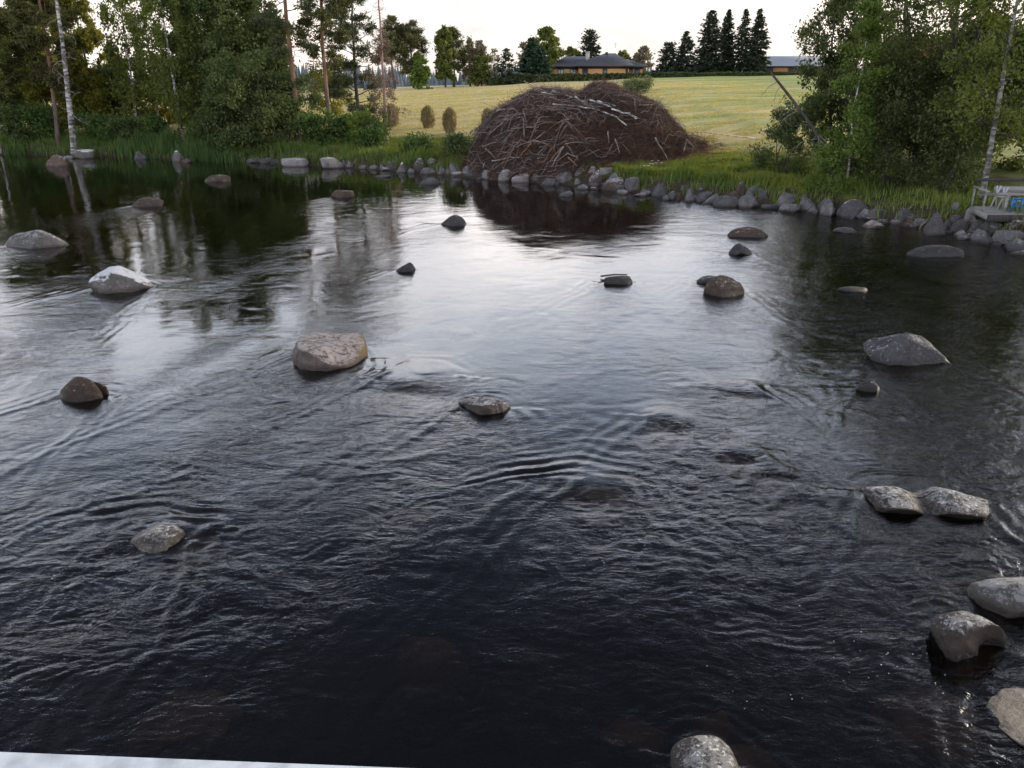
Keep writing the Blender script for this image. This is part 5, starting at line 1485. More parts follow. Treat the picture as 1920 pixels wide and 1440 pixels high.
def heap_pts(r, n):
    X = r.uniform(-3.6, 13.4, n * 3); Y = r.uniform(50.2, 66, n * 3)
    h = heap_h(X, Y); k = (h > 0.15) & (Y < HEAPY + 5)
    return X[k][:n], Y[k][:n]
def sticks(r, n, L0, L1, r0, r1, off0, off1, upright=0.25, bend=0.10, sides=3, sel=None, az0=None):
    """crooked sticks lying on the heap, each following its slope"""
    X, Y = heap_pts(r, n)
    if sel is not None: k = sel(X, Y, r); X, Y = X[k], Y[k]
    n = len(X); e = 0.25
    gxx = (heap_z(X + e, Y) - heap_z(X - e, Y)) / (2 * e); gyy = (heap_z(X, Y + e) - heap_z(X, Y - e)) / (2 * e)
    N = unit(np.stack([-gxx, -gyy, np.ones(n)], -1))
    az = r.uniform(0, 2 * pi, n) if az0 is None else az0 + r.normal(size=n) * 0.5
    d = np.stack([np.cos(az), np.sin(az), 0 * az], -1)
    d = d - N * (d * N).sum(1)[:, None]; d = unit(d) + N * (r.normal(size=n) * upright)[:, None]; d = unit(d)
    L = np.exp(r.uniform(math.log(L0), math.log(L1), n)); rad = r0 + (r1 - r0) * r.uniform(0, 1, n) ** 2.2
    C = np.stack([X, Y, heap_z(X, Y)], -1) + N * r.uniform(off0, off1, n)[:, None]
    s = np.linspace(-0.5, 0.5, 4)
    sd = unit(np.cross(d, r.normal(size=(n, 3))))
    bow = (L * bend * r.normal(size=n))[:, None]
    P = np.stack([C + d * (L * q)[:, None] + sd * bow * (1 - (2 * q) ** 2) * 1.0 - np.array((0, 0, 1)) * (L * 0.06 * (2 * q) ** 2)[:, None] for q in s], 1)
    a = unit(np.cross(d, sd + 0.01)); b = np.cross(d, a)
    th = np.arange(sides) * 2 * pi / sides
    ring = np.cos(th)[None, :, None] * a[:, None] + np.sin(th)[None, :, None] * b[:, None]
    tap = np.array([1, 0.85, 0.65, 0.35])
    V = P[:, :, None, :] + ring[:, None] * (rad[:, None] * tap[None])[:, :, None, None]
    i = np.arange(n)[:, None, None] * 4 * sides + np.arange(3)[None, :, None] * sides
    j = np.arange(sides)[None, None]; j2 = (j + 1) % sides
    F = np.stack([i + j, i + j2, i + sides + j2, i + sides + j], -1).reshape(-1, 4)
    return V.reshape(-1, 3) - O, F

M_TWIG = wood_mat('brown_twigs', (0.026, 0.016, 0.012), (0.120, 0.070, 0.048), island=True)
M_TWIG2 = wood_mat('rusty_twigs', (0.07, 0.030, 0.018), (0.27, 0.118, 0.058), island=True)
M_GREY = wood_mat('grey_branches', (0.07, 0.052, 0.045), (0.33, 0.27, 0.24), island=True)
r = np.random.default_rng(501)
V, F = sticks(r, 60000, 0.2, 0.95, 0.006, 0.014, -0.18, 0.16, 0.85, 0.18)
o = mesh('brushwood', V, F, M_TWIG, parent=heap); o['kind'] = 'stuff'
def rusty(X, Y, r):
    f = 0.22 + 0.9 * np.exp(-((X - 6.4) / 1.9) ** 2) * (heap_h(X, Y) > 3.9) + 0.7 * np.exp(-((X - 10.5) / 2.2) ** 2) + 0.5 * (Y < 53.5) + 0.3 * NH(X * 0.5, Y * 0.5)
    return r.uniform(0, 1, len(X)) < f
V, F = sticks(r, 30000, 0.2, 0.9, 0.005, 0.014, -0.1, 0.18, 0.6, 0.18, sel=rusty)
o = mesh('rusty_brushwood', V, F, M_TWIG2, parent=heap); o['kind'] = 'stuff'
V, F = sticks(r, 1500, 0.6, 2.2, 0.011, 0.034, 0.05, 0.26, 0.20, 0.07, sides=5, sel=lambda X, Y, r: r.uniform(0, 1, len(X)) < np.where(X < 3.2, 0.95, 0.2), az0=0.25)
o = mesh('grey_branches', V, F, M_GREY, parent=heap); o['kind'] = 'stuff'
V, F = sticks(r, 6500, 0.4, 1.3, 0.004, 0.011, 0.05, 0.34, 1.2, 0.14)
o = mesh('sticking_twigs', V, F, M_TWIG, parent=heap); o['kind'] = 'stuff'
V, F = sticks(r, 260, 0.9, 2.4, 0.008, 0.022, 0.1, 0.5, 1.5, 0.16, sides=5)
o = mesh('protruding_branches', V, F, M_GREY, parent=heap); o['kind'] = 'stuff'

# crooked pale limbs with forks, and litter spilling round the foot
mb = MB(); X, Y = heap_pts(r, 420)
for k in range(420):
    x, y = X[k], Y[k]
    if r.uniform() > (0.75 if x < 5.0 else 0.25): continue
    az = r.choice((0.15, 2.9, -0.35)) + r.normal() * 0.55; L = r.uniform(1.0, 3.6); rd = r.uniform(0.018, 0.042)
    p = bough(r, (x, y, 0), (math.cos(az), math.sin(az) * 0.6, 0), L, 8, 0, 0.65)
    p[:, 2] = heap_z(p[:, 0], p[:, 1]) + r.uniform(0.02, 0.28) + 0.05 * np.abs(r.normal(size=9))
    keep_ = heap_h(p[:, 0], p[:, 1]) > 0.05
    if keep_.sum() < 5: continue
    p = p[keep_]
    mb.tube(p - O, np.linspace(rd, rd * 0.35, len(p)), 5)
    for q in range(2):
        f_ = bough(r, p[r.integers(2, len(p) - 1)], (math.cos(az + .7 * (q - .5)), math.sin(az), 0.25), L * 0.3, 4, 0, 0.7)
        mb.tube(f_ - O, np.linspace(rd * 0.5, 0.005, 5), 4, cap=False)
o = mb.build('crooked_limbs', M_GREY, heap, smooth=True); o['kind'] = 'stuff'
mb = MB()
for k in range(1500):
    t = r.uniform(0, 2 * pi); q = r.uniform(0.95, 1.20)
    x, y = HEAPX + 8.0 * q * math.cos(t), HEAPY + 6.8 * q * math.sin(t)
    if y > HEAPY + 3 or float(shore_dist(np.array([x]), np.array([y]))[0]) < 1.2: continue
    z = float(ground_z(np.array([x]), np.array([y]))[0]); az = r.uniform(0, 6.28); L = r.uniform(0.25, 1.3)
    p = bough(r, (x, y, z + r.uniform(0.02, 0.30)), (math.cos(az), math.sin(az), r.normal() * 0.25), L, 4, -0.1, 0.5)
    mb.tube(p - O, np.linspace(r.uniform(0.007, 0.02), 0.005, 5), 4, cap=False)
o = mb.build('spilled_twigs', M_TWIG2, heap); o['kind'] = 'stuff'

def heap_hit(px, py):
    d = ray(px, py); ys = np.linspace(48, 70, 1200); t = ys / d[1]
    X, Z = d[0] * t, CAMZ + d[2] * t
    G = heap_z(X, ys); k = np.argmax(Z <= G) if (Z <= G).any() else int(np.argmin(np.abs(Z - G)))
    return np.array((X[k], ys[k], Z[k]))
M_BPOLE = birch_bark('white_pole_bark', 1.25)
M_POLE = wood_mat('bare_pole', (0.12, 0.09, 0.075), (0.34, 0.28, 0.25))
M_OPOLE = wood_mat('fresh_pole', (0.10, 0.055, 0.035), (0.24, 0.14, 0.085))
HP = 'poles lying on the brush heap'
for k, (x0, y0, x1, y1, rad, key, lab) in enumerate([
    (1036, 175, 1176, 239, .075, 'b', 'longest white birch pole sloping down across the brush heap'),
    (1077, 187, 1122, 212, .06, 'b', 'short birch pole crossing above the longest white one'),
    (1105, 192, 1191, 228, .075, 'b', 'white birch pole beside the longest one, ending at the right'),
    (1120, 195, 1153, 204, .06, 'b', 'short pale pole at the right shoulder of the heap, below its peak'),
    (1147, 210, 1210, 232, .06, 'b', 'pale pole end pointing right under the rusty hump'),
    (1035, 200, 1125, 213, .055, 'b', 'thin white pole lying almost level in the middle of the heap'),
    (1015, 179, 1041, 184, .05, 'b', 'short white pole on the crown of the left hump'),
    (931, 214, 970, 187, .06, 'p', 'pale pole slanting up the left shoulder of the heap'),
    (933, 213, 962, 208, .05, 'p', 'grey pole lying level below the left shoulder'),
    (935, 224, 985, 218, .05, 'p', 'grey pole lying level, second below the left shoulder'),
    (930, 236, 978, 226, .05, 'p', 'grey pole lying level, third below the left shoulder'),
    (957, 248, 1010, 244, .05, 'p', 'straight pale pole crossing an upright one on the left side'),
    (981, 228, 983, 262, .045, 'p', 'upright pale pole standing in the left side of the heap'),
    (922, 307, 973, 300, .055, 'p', 'pale crooked branch along the foot of the heap, left'),
    (911, 284, 930, 303, .07, 'o', 'brown board end sticking down at the left foot of the heap'),
    (997, 273, 974, 299, .055, 'o', 'orange brown pole slanting down at the foot of the heap'),
    (1056, 279, 1034, 318, .06, 'p', 'pale pole slanting down onto the stones'),
    (1052, 282, 1030, 310, .06, 'o', 'brown pole parallel to the pale one that slants onto the stones'),
    (1065, 301, 1082, 317, .06, 'o', 'reddish pole pointing down right among the stones'),
    (1152, 267, 1161, 292, .05, 'p', 'pale pole stuck steeply in the lower middle of the heap'),
    (1139, 252, 1140, 278, .05, 'p', 'thin upright pole right of the middle of the heap'),
    (1227, 264, 1250, 304, .05, 'p', 'long bent grey pole at the lower right of the heap'),
    (1240, 275, 1264, 259, .05, 'o', 'orange pole slanting up at the lower right of the heap'),
    (1197, 204, 1246, 204, .06, 'o', 'brown board sticking out level to the right'),
    (1230, 201, 1241, 190, .06, 'p', 'pale stub standing above the level board'),
    (1252, 226, 1284, 241, .06, 'p', 'grey pole pointing out at the right side of the heap'),
    (880, 254, 916, 235, .06, 'p', 'pale branch sticking out at the left side of the heap'),
    (982, 158, 1006, 172, .035, 'p', 'single thin twig standing out against the field, left hump'),
    (1283, 288, 1296, 270, .05, 'p', 'thin pole at the far right foot of the heap'),
]):
    a, b = heap_hit(x0, y0), heap_hit(x1, y1)
    rr = np.random.default_rng(600 + k)
    if k == 27: a = np.array((col_x(982, HEAPY, 5.8), HEAPY - .5, row_z(158, HEAPY - .5)))
    n = 7; s = np.linspace(0, 1, n)[:, None]
    P = a * (1 - s) + b * s
    P = P + np.array((0, -0.22, 0.20)) + rr.normal(size=(n, 3)) * 0.03 * (0.3 + np.linalg.norm(b - a) * 0.2)
    P[:, 2] = np.maximum(P[:, 2], heap_z(P[:, 0], P[:, 1]) + 0.16)
    m_ = MB(); m_.tube(P - P[0], np.linspace(rad, rad * 0.55, n), 8)
    o = m_.build({'b': 'birch_pole', 'p': 'bare_pole', 'o': 'brown_pole'}[key], {'b': M_BPOLE, 'p': M_POLE, 'o': M_OPOLE}[key], loc=tuple(P[0]), smooth=True)
    tag(o, lab, 'pole', HP)

# ------------------------------------------------------------------ haycocks on the field
M_HAY = leaf_mat('hay_strands', (0.15, 0.115, 0.052), (0.42, 0.33, 0.165), trans=0.25)
M_HAYB = wood_mat('hay_body', (0.07, 0.06, 0.03), (0.20, 0.165, 0.08), 8.0, (1, 1, 0.3))
def haycock(px, foot, top, wpx, seed, lab):
    c = ground_hit(px, foot); depth = c[1] * math.cos(PITCH) + (CAMZ - c[2]) * math.sin(PITCH)
    H = row_z(top, c[1]) - c[2]; Rr = wpx / 2 / FPX * depth * 0.9
    r = np.random.default_rng(seed)
    e = empty('haycock', tuple(c)); tag(e, lab, 'haycock', 'haycocks on the field')
    zs = np.linspace(0, 1, 14); pr = np.interp(zs, [0, 0.08, 0.3, 0.6, 0.82, 0.94, 1.0], [0.62, 0.78, 0.95, 1.0, 0.82, 0.5, 0.12])
    b = MB(); pts = np.stack([0.04 * np.sin(3 * zs + seed), 0 * zs, 0.10 * H + zs * 0.88 * H], -1); b.tube(pts, Rr * 0.9 * pr, 16)
    b.build('hay_body', M_HAYB, e, smooth=True)
    n = 2600; z = r.uniform(0.0, 1.0, n); az = r.uniform(0, 2 * pi, n); rad = Rr * np.interp(z, zs, pr) * r.uniform(0.85, 1.22, n) * (1 + 0.13 * np.sin(az * 3 + seed + 5 * z) + 0.10 * np.sin(az * 5 - 9 * z))
    C = np.stack([rad * np.cos(az), rad * np.sin(az), 0.10 * H + z * 0.88 * H], -1)
    d = np.stack([np.cos(az) * 0.25, np.sin(az) * 0.25, -np.ones(n)], -1) + r.normal(size=(n, 3)) * 0.3
    link_leaves('hay', leaf_quads(r, C, 0.46, 0.085, dirs=d), M_HAY, e)
    p = MB(); p.tube([(0, 0, -0.2), (0.01, 0, H * 0.5), (0, 0.01, H * 1.10)], [0.045, 0.04, 0.03], 7)
    for q, zz in enumerate((0.12, 0.16)):
        a = q * 1.6 + seed; p.tube([(-0.4 * math.cos(a), -0.4 * math.sin(a), zz * H), (0.4 * math.cos(a), 0.4 * math.sin(a), zz * H)], 0.018, 5)
    p.build('pole', BARK['grey'], e, smooth=True)
haycock(803, 240, 201, 20, 1, 'domed haycock, left of the pair in the open field')
haycock(844, 250, 205, 21, 2, 'domed haycock, right of the pair in the open field, nearer')
haycock(735, 238, 197, 24, 3, 'haycock half hidden by the dead spruce twigs')
haycock(681, 244, 203, 22, 4, 'haycock showing behind the yellow green sapling')
haycock(915, 246, 206, 20, 5, 'haycock mostly hidden behind the left side of the brush heap')

# ------------------------------------------------------------------ barrier tape between the heap and the bush
def tape_mat():
    m, n, l, p = newmat('striped_tape')
    tc = n.new('ShaderNodeTexCoord'); w = n.new('ShaderNodeTexWave'); w.inputs['Scale'].default_value = 1.4
    w.bands_direction = 'X'
    l.new(tc.outputs['Object'], w.inputs['Vector'])
    c = ramp(n, l, w.outputs['Fac'], [(0.48, (0.75, 0.62, 0.45)), (0.52, (0.75, 0.38, 0.08))])
    l.new(c.outputs[0], p.inputs['Base Color']); p.inputs['Roughness'].default_value = 0.4
    return m
TP = []
for (px, py, y) in [(1279, 249, 57.0), (1322, 248, 55.5), (1360, 253, 53.5), (1395, 257, 51.0), (1424, 261, 48.5)]:
    z = row_z(py, y); TP.append((col_x(px, y, z), y, z))
TP = np.array(TP); tt = np.linspace(0, 1, 30); TP = np.stack([np.interp(tt, np.linspace(0, 1, 5), TP[:, k]) for k in range(3)], -1)
w_ = 0.045
V = np.stack([TP - (0, 0, w_), TP + (0, 0, w_), TP + (0, 0.006, w_), TP + (0, 0.006, -w_)], 1).reshape(-1, 3)
i = np.arange(29)[:, None] * 4; F = np.concatenate([i + np.array([[a, b, b + 4, a + 4]]) for a, b in ((0, 1), (1, 2), (2, 3))] + [i + np.array([[3, 0, 4, 7]])])
tag(mesh('barrier_tape', V - TP[0], F, tape_mat(), tuple(TP[0])), 'orange and white striped tape strung from the brush heap to the bush', 'tape')

# ------------------------------------------------------------------ house on the rise
M_BRICK = None
def brick_mat():
    m, n, l, p = newmat('orange_brick')
    tc = n.new('ShaderNodeTexCoord'); mp = n.new('ShaderNodeMapping'); mp.inputs['Rotation'].default_value = (pi / 2, 0, 0)
    l.new(tc.outputs['Object'], mp.inputs['Vector'])
    b = n.new('ShaderNodeTexBrick'); b.inputs['Scale'].default_value = 4.0
    b.inputs['Color1'].default_value = (0.48, 0.25, 0.095, 1); b.inputs['Color2'].default_value = (0.48, 0.23, 0.075, 1); b.inputs['Mortar'].default_value = (0.46, 0.30, 0.16, 1)
    l.new(mp.outputs[0], b.inputs['Vector']); l.new(b.outputs['Color'], p.inputs['Base Color']); p.inputs['Roughness'].default_value = 0.9
    return m
def roof_mat(name, c, dirx=True):
    m, n, l, p = newmat(name)
    tc = n.new('ShaderNodeTexCoord'); w = n.new('ShaderNodeTexWave'); w.inputs['Scale'].default_value = 1.0; w.inputs['Distortion'].default_value = 0.4
    w.bands_direction = 'X' if dirx else 'Z'
    l.new(tc.outputs['Object'], w.inputs['Vector'])
    cc = ramp(n, l, w.outputs['Fac'], [(0.1, tuple(x * 0.75 for x in c)), (0.6, c)])
    l.new(cc.outputs[0], p.inputs['Base Color']); p.inputs['Roughness'].default_value = 0.55
    return m
M_BRICK = brick_mat(); M_ROOF = roof_mat('dark_tile_roof', (0.062, 0.063, 0.074), False)
M_FRAME = plain_mat('black_stained_wood', (0.022, 0.02, 0.02), 0.6)
M_WIN = plain_mat('window_glass', (0.12, 0.135, 0.14), 0.08); M_CURT = plain_mat('pale_blind', (0.34, 0.38, 0.37), 0.5)
M_METAL = plain_mat('metal', (0.35, 0.35, 0.36), 0.4, 0.8); M_CHIM = plain_mat('chimney_render', (0.38, 0.36, 0.34), 0.8)

HY = 164.0
def hx_(px, y=HY): return col_x(px, y, 7.5)
hz = float(ground_z(np.array([hx_(1120)]), np.array([HY]))[0])
house = empty('brick_house', (hx_(1120), HY, hz)); tag(house, 'low orange brick house with a dark hipped roof behind the hedge', 'house')
OX = hx_(1120)
EAVE = row_z(124.5, HY) - hz
ax0, ax1 = hx_(1038) - OX, hx_(1094) - OX        # left wing, set back
bx0, bx1 = hx_(1086) - OX, hx_(1179) - OX        # main block
cx0, cx1 = hx_(1176) - OX, hx_(1211) - OX        # right wing, set back
w = MB(); w.box(ax0, ax1, 2.2, 11, -0.4, EAVE); w.build('left_wing_wall', M_BRICK, house)
w = MB(); w.box(bx0, bx1, 0, 12, -0.4, EAVE + 0.003); w.build('wall', M_BRICK, house)
w = MB(); w.box(cx0 + 0.004, cx1, 4.0, 12.4, -0.4, EAVE - 0.003); w.build('right_wing_wall', M_BRICK, house)
def hip(x0, x1, y0, y1, z, h, ixl, ixr, t=0.28):
    """hipped roof: eaves slab, two slopes and two hip ends meeting in a ridge"""
    m = MB(); ym = (y0 + y1) / 2
    zb = [(x0, y0, z - t), (x1, y0, z - t), (x1, y1, z - t), (x0, y1, z - t)]
    v = [(a, b, z) for a, b, _ in zb]
    m.add(zb + v + [(x0 + ixl, ym, z + h), (x1 - ixr, ym, z + h)], [(3, 2, 1, 0), (0, 1, 5, 4), (1, 2, 6, 5), (2, 3, 7, 6), (3, 0, 4, 7), (4, 5, 9, 8), (6, 7, 8, 9)])
    m.add(v + [(x0 + ixl, ym, z + h), (x1 - ixr, ym, z + h)], [(3, 0, 4), (1, 2, 5)])
    return m
ra = row_z(107.5, HY + 6) - hz - EAVE; rb = row_z(102.5, HY + 6) - hz - EAVE
hip(ax0 - 0.6, bx0 + 4, 1.4, 11.8, EAVE + 0.22, ra, 3.2, 2.0).build('left_wing_roof', M_ROOF, house)
rf = hip(bx0 - 0.9, bx1 + 0.9, -0.9, 12.9, EAVE + 0.26, rb, 6.3, 2.9); rf = rf.build('roof', M_ROOF, house)
hip(bx1 - 3, cx1 + 0.8, 3.1, 13.2, EAVE + 0.18, (row_z(107, HY + 6) - hz - EAVE) * 0.72, 2.0, 3.4).build('right_wing_roof', M_ROOF, house)
w = MB(); w.box(ax0 - 0.02, ax1, 2.12, 2.195, EAVE - 0.42, EAVE - 0.1); w.box(bx0 - 0.02, bx1 + 0.02, -0.08, -0.004, EAVE - 0.40, EAVE - 0.06); w.box(cx0 + .1, cx1 + .02, 3.92, 3.995, EAVE - 0.42, EAVE - 0.12)
w.build('eaves_band', M_FRAME, house)  # dark band along the wall tops below the eaves
def window(px0, px1, y, z0, z1, curtain=True, name='window'):
    x0, x1 = hx_(px0) - OX, hx_(px1) - OX
    f = MB(); t = 0.10
    f.box(x0, x1, y - 0.09, y - 0.003, z0, z0 + t); f.box(x0, x1, y - 0.09, y - 0.003, z1 - t, z1)
    f.box(x0, x0 + t, y - 0.088, y - 0.004, z0 + t, z1 - t); f.box(x1 - t, x1, y - 0.088, y - 0.004, z0 + t, z1 - t)
    if x1 - x0 > 1.1: f.box((x0 + x1) / 2 - .05, (x0 + x1) / 2 + .05, y - 0.086, y - 0.004, z0 + t, z1 - t)
    fo = f.build(name, M_FRAME, house)
    g = MB(); g.box(x0 + t, x1 - t, y - 0.05, y - 0.008, z0 + t, z1 - t); g.build('pane', M_CURT if curtain else M_WIN, fo)
window(1047, 1058, 2.2, 0.55, EAVE - 0.44); window(1070, 1082, 2.2, 0.3, EAVE - 0.44)
window(1130, 1138.5, 0, 0.75, EAVE - 0.42, False); window(1182, 1192, 4.0, 0.3, EAVE - 0.44, False); window(1195, 1205, 4.0, 0.3, EAVE - 0.44, False)
f = MB(); f.box(hx_(1091.5) - OX, hx_(1102) - OX, -0.07, -0.004, 0.0, EAVE - 0.42); dr = f.build('door', M_FRAME, house)
f = MB(); f.box(hx_(1095) - OX, hx_(1096) - OX, -0.12, -0.072, 0.9, 1.2); f.build('handle', M_METAL, dr)
f = MB(); f.box(hx_(1173) - OX, hx_(1177.5) - OX, -0.07, -0.004, 0.0, EAVE - 0.42); f.build('side_door', M_FRAME, house)
x = hx_(1104.5) - OX
f = MB(); f.box(x - 0.36, x + 0.36, 4.2, 5.0, EAVE + 0.8, row_z(99, HY + 4.5) - hz); f.box(x - 0.43, x + 0.43, 4.13, 5.07, row_z(99, HY + 4.5) - hz + 0.002, row_z(98, HY + 4.5) - hz + .1); f.build('chimney', M_CHIM, house)
x = hx_(1142) - OX
f = MB(); f.box(x - .25, x + .25, 5.2, 5.6, EAVE + rb * 0.9, row_z(97.5, HY + 5) - hz); f.build('vent', M_FRAME, house)
x = hx_(1161.5) - OX; zt = row_z(80, HY + 8) - hz
f = MB(); f.tube([(x, 8, EAVE + 1), (x, 8, zt)], 0.035, 6)
for q in range(4): f.tube([(x - 0.5 + .1 * q, 8, zt - 0.25 * q - .1), (x + 0.5 - .1 * q, 8, zt - 0.25 * q - .1)], 0.02, 5)
f.build('antenna', M_METAL, house)

# barn
BY = 186.0
bz = float(ground_z(np.array([col_x(1470, BY, 7)]), np.array([BY]))[0])
barn = empty('barn', (col_x(1470, BY, 7.5), BY, bz)); tag(barn, 'long barn with a pale grey metal roof and an orange door bay', 'barn')
OB = col_x(1470, BY, 7.5); X0, X1 = col_x(1424, BY, 7.5) - OB, col_x(1600, BY, 7.5) - OB
ev = row_z(123.5, BY) - bz; rt = row_z(107, BY + 6) - bz
w = MB(); w.box(X0 + .6, X1 - .6, 0, 12, -0.4, ev); w.build('wall', wood_mat('barn_boards', (0.016, 0.013, 0.012), (0.045, 0.036, 0.03), 4.0, (2, 2, 0.1)), barn)
w = MB(); w.add([(X0, -0.8, ev - .1), (X1, -0.8, ev - .1), (X1, 6, rt), (X0, 6, rt), (X0, 12.8, ev - .1), (X1, 12.8, ev - .1),
                 (X0, -0.8, ev + .1), (X1, -0.8, ev + .1), (X1, 6, rt + .2), (X0, 6, rt + .2), (X0, 12.8, ev + .1), (X1, 12.8, ev + .1)],
                [(0, 3, 2, 1), (3, 4, 5, 2), (6, 7, 8, 9), (9, 8, 11, 10), (0, 1, 7, 6), (4, 10, 11, 5), (0, 6, 9, 3), (3, 9, 10, 4), (1, 2, 8, 7), (2, 5, 11, 8)])
w.build('roof', roof_mat('grey_metal_roof', (0.30, 0.32, 0.35)), barn)
xa, xb = col_x(1449, BY, 7.5) - OB, col_x(1477, BY, 7.5) - OB
w = MB(); w.box(xa, xb, -0.1, -0.004, 0.0, ev - 0.38); w.build('door', wood_mat('orange_boards', (0.22, 0.11, 0.04), (0.32, 0.17, 0.065), 4.0, (2, 2, 0.1)), barn)

# red roofed house glimpsed through the willow, pale road embankment house at the right
RY = 120.0
rz_ = float(ground_z(np.array([col_x(1765, RY, 8)]), np.array([RY]))[0])
rh = empty('red_roofed_house', (col_x(1775, RY, 8), RY, rz_)); tag(rh, 'house with a red roof glimpsed through the willow branches', 'house')
w = MB(); w.box(-5, 5, 0, 8, -0.4, 2.9); w.build('wall', plain_mat('cream_boards', (0.5, 0.46, 0.38)), rh)
hip(-5.7, 5.7, -0.7, 8.7, 3.1, 2.4, 0.6, 0.6).build('roof', roof_mat('red_roof', (0.30, 0.06, 0.03)), rh)
for xx in (-3, 1.8):
    f = MB(); f.box(xx, xx + 1.2, -0.08, -0.004, 0.9, 2.2); wo = f.build('window', M_FRAME, rh); g = MB(); g.box(xx + .1, xx + 1.1, -0.11, -0.083, 1.0, 2.1); g.build('pane', M_WIN, wo)
wy_ = 88.0; wz_ = float(ground_z(np.array([col_x(1890, wy_, 5)]), np.array([wy_]))[0])
sh = empty('white_shed', (col_x(1893, wy_, 5), wy_, wz_)); tag(sh, 'whitish shed glimpsed between the leaves at the right edge', 'shed')
w = MB(); w.box(-2.2, 2.2, 0, 3, -0.3, 2.2); w.build('wall', plain_mat('whitewashed_boards', (0.62, 0.62, 0.62)), sh)
hip(-2.5, 2.5, -0.3, 3.3, 2.35, 0.8, 0.4, 0.4).build('roof', plain_mat('grey_felt_roof', (0.25, 0.25, 0.26)), sh)

# hedge and field bush
def row_z_v(row, y):
    u = -(row - 720) / FPX
    return CAMZ + y * (-math.sin(PITCH) + u * math.cos(PITCH)) / (math.cos(PITCH) + u * math.sin(PITCH))
r = np.random.default_rng(701)
hp = [(918, 149), (1035, 152), (1200, 153), (1350, 154), (1510, 156)]
HC = []
for (p0, y0), (p1, y1) in zip(hp[:-1], hp[1:]):
    n = int((p1 - p0) * 95)
    s = r.uniform(0, 1, n); px = p0 + (p1 - p0) * s; y = y0 + (y1 - y0) * s + r.uniform(-0.9, 0.9, n)
    x = (px - 960) / FPX * (y * math.cos(PITCH) + 0.3)
    trow = np.interp(px, [915, 928, 1035, 1200, 1300, 1510], [149, 143.5, 140.5, 137, 136.5, 136])
    gz_ = ground_z(x, y)
    top = np.maximum(row_z_v(trow, y) - gz_, 0.35) * (1 + 0.08 * NF2(x * 3, y) + 0.07 * NF1(x * 1.5, y))
    z = gz_ + top * r.uniform(0, 1, n) ** 0.7
    HC.append(np.stack([x, y, z], -1))
HC = np.concatenate(HC); ho = HC[0].copy()
hd = empty('hedge', tuple(ho)); tag(hd, 'long clipped green hedge in front of the brick house', 'hedge')
link_leaves('foliage', leaf_quads(r, HC - ho, 0.30, 0.20), LEAF['hedge'], hd)
st = MB()
for k in range(0, len(HC), 420):
    c = HC[k] - ho; gz_ = float(ground_z(HC[k:k+1, 0], HC[k:k+1, 1])[0]) - ho[2]
    st.tube([(c[0], c[1], gz_ - .1), (c[0], c[1], gz_ + .3)], 0.03, 4)
st.build('stems', BARK['dark'], hd)
w, V = broadleaf(702, 1.15, 0.04, 0.03, 2.1, 22, 6000, 0.17, rise=0.4, stems=5, spread=0.9, wood=False, lump=0.5)
tree('bush', 1192, 104, 'low grey green bush alone on the field behind the brush heap', w, V, 'dark', 'bush', None, 'bush', 'foliage', 'stems', sink=0.05)

# ------------------------------------------------------------------ jetty terrace at the right edge
M_DECK = wood_mat('weathered_planks', (0.12, 0.11, 0.105), (0.30, 0.285, 0.27), 3.0, (0.3, 6, 6))
M_RAIL = wood_mat('grey_rail_boards', (0.10, 0.095, 0.09), (0.34, 0.33, 0.31), 3.0, (0.3, 3, 3))
M_DKW = wood_mat('dark_fascia', (0.02, 0.018, 0.016), (0.06, 0.054, 0.05))
DZ = 1.02
fc = on_plane(1852, 402, DZ); bc = on_plane(1820, 386.5, DZ)
x0, y0 = fc[0], fc[1]; x1, y1 = bc[0], bc[1]
jet = empty('jetty', (x0, y0, 0)); tag(jet, 'grey wooden jetty with railings standing on the bank stones at the right edge', 'jetty')
dx, dy = x1 - x0, y1 - y0; LW = 5.0
dk = MB(); npl = 14
for k in range(npl):
    a, b = k / npl, (k + 0.93) / npl
    dk.add([(dx * a, dy * a, DZ - .05), (dx * a + LW, dy * a, DZ - .05), (dx * b + LW, dy * b, DZ - .05), (dx * b, dy * b, DZ - .05),
            (dx * a, dy * a, DZ), (dx * a + LW, dy * a, DZ), (dx * b + LW, dy * b, DZ), (dx * b, dy * b, DZ)],
           [(0, 3, 2, 1), (4, 5, 6, 7), (0, 1, 5, 4), (1, 2, 6, 5), (2, 3, 7, 6), (3, 0, 4, 7)])
dk.build('deck', M_DECK, jet)
f = MB(); f.bar((-0.03, -0.03, DZ - 0.10), (dx - 0.03, dy, DZ - 0.10), 0.04, 0.22); f.build('side_board', M_RAIL, jet)
f = MB(); f.box(-0.02, LW, -0.06, -0.004, DZ - 0.28, DZ - 0.02); f.build('front_beam', M_DKW, jet)
for (px, py) in ((0.15, 0.15), (LW / 2, 0.15), (LW - .3, 0.15), (dx + .2, dy - .2), (dx + LW / 2, dy - .2)):
    f = MB(); f.box(px - .07, px + .07, py - .07, py + .07, -0.5, DZ - 0.055); f.build('pile', M_DKW, jet)
def rpost(t, h, w=0.055, off=0.0):
    f = MB(); f.box(dx * t + off - w / 2, dx * t + off + w / 2, dy * t - w / 2, dy * t + w / 2, DZ, DZ + h); f.build('railing_post', M_RAIL, jet)
HR = 0.80
rpost(0.30, HR); rpost(0.95, HR)
f = MB(); f.bar((dx * 0.20, dy * 0.20, DZ + HR + .02), (dx * 1.02, dy * 1.02, DZ + HR + .02), 0.16, 0.035); f.build('handrail', M_RAIL, jet)
f = MB(); f.bar((dx + 0.06, dy + .1, DZ + 1.08), (dx + LW, dy + .1, DZ + 1.08), 0.04, 0.13); f.build('back_rail', M_DKW, jet)
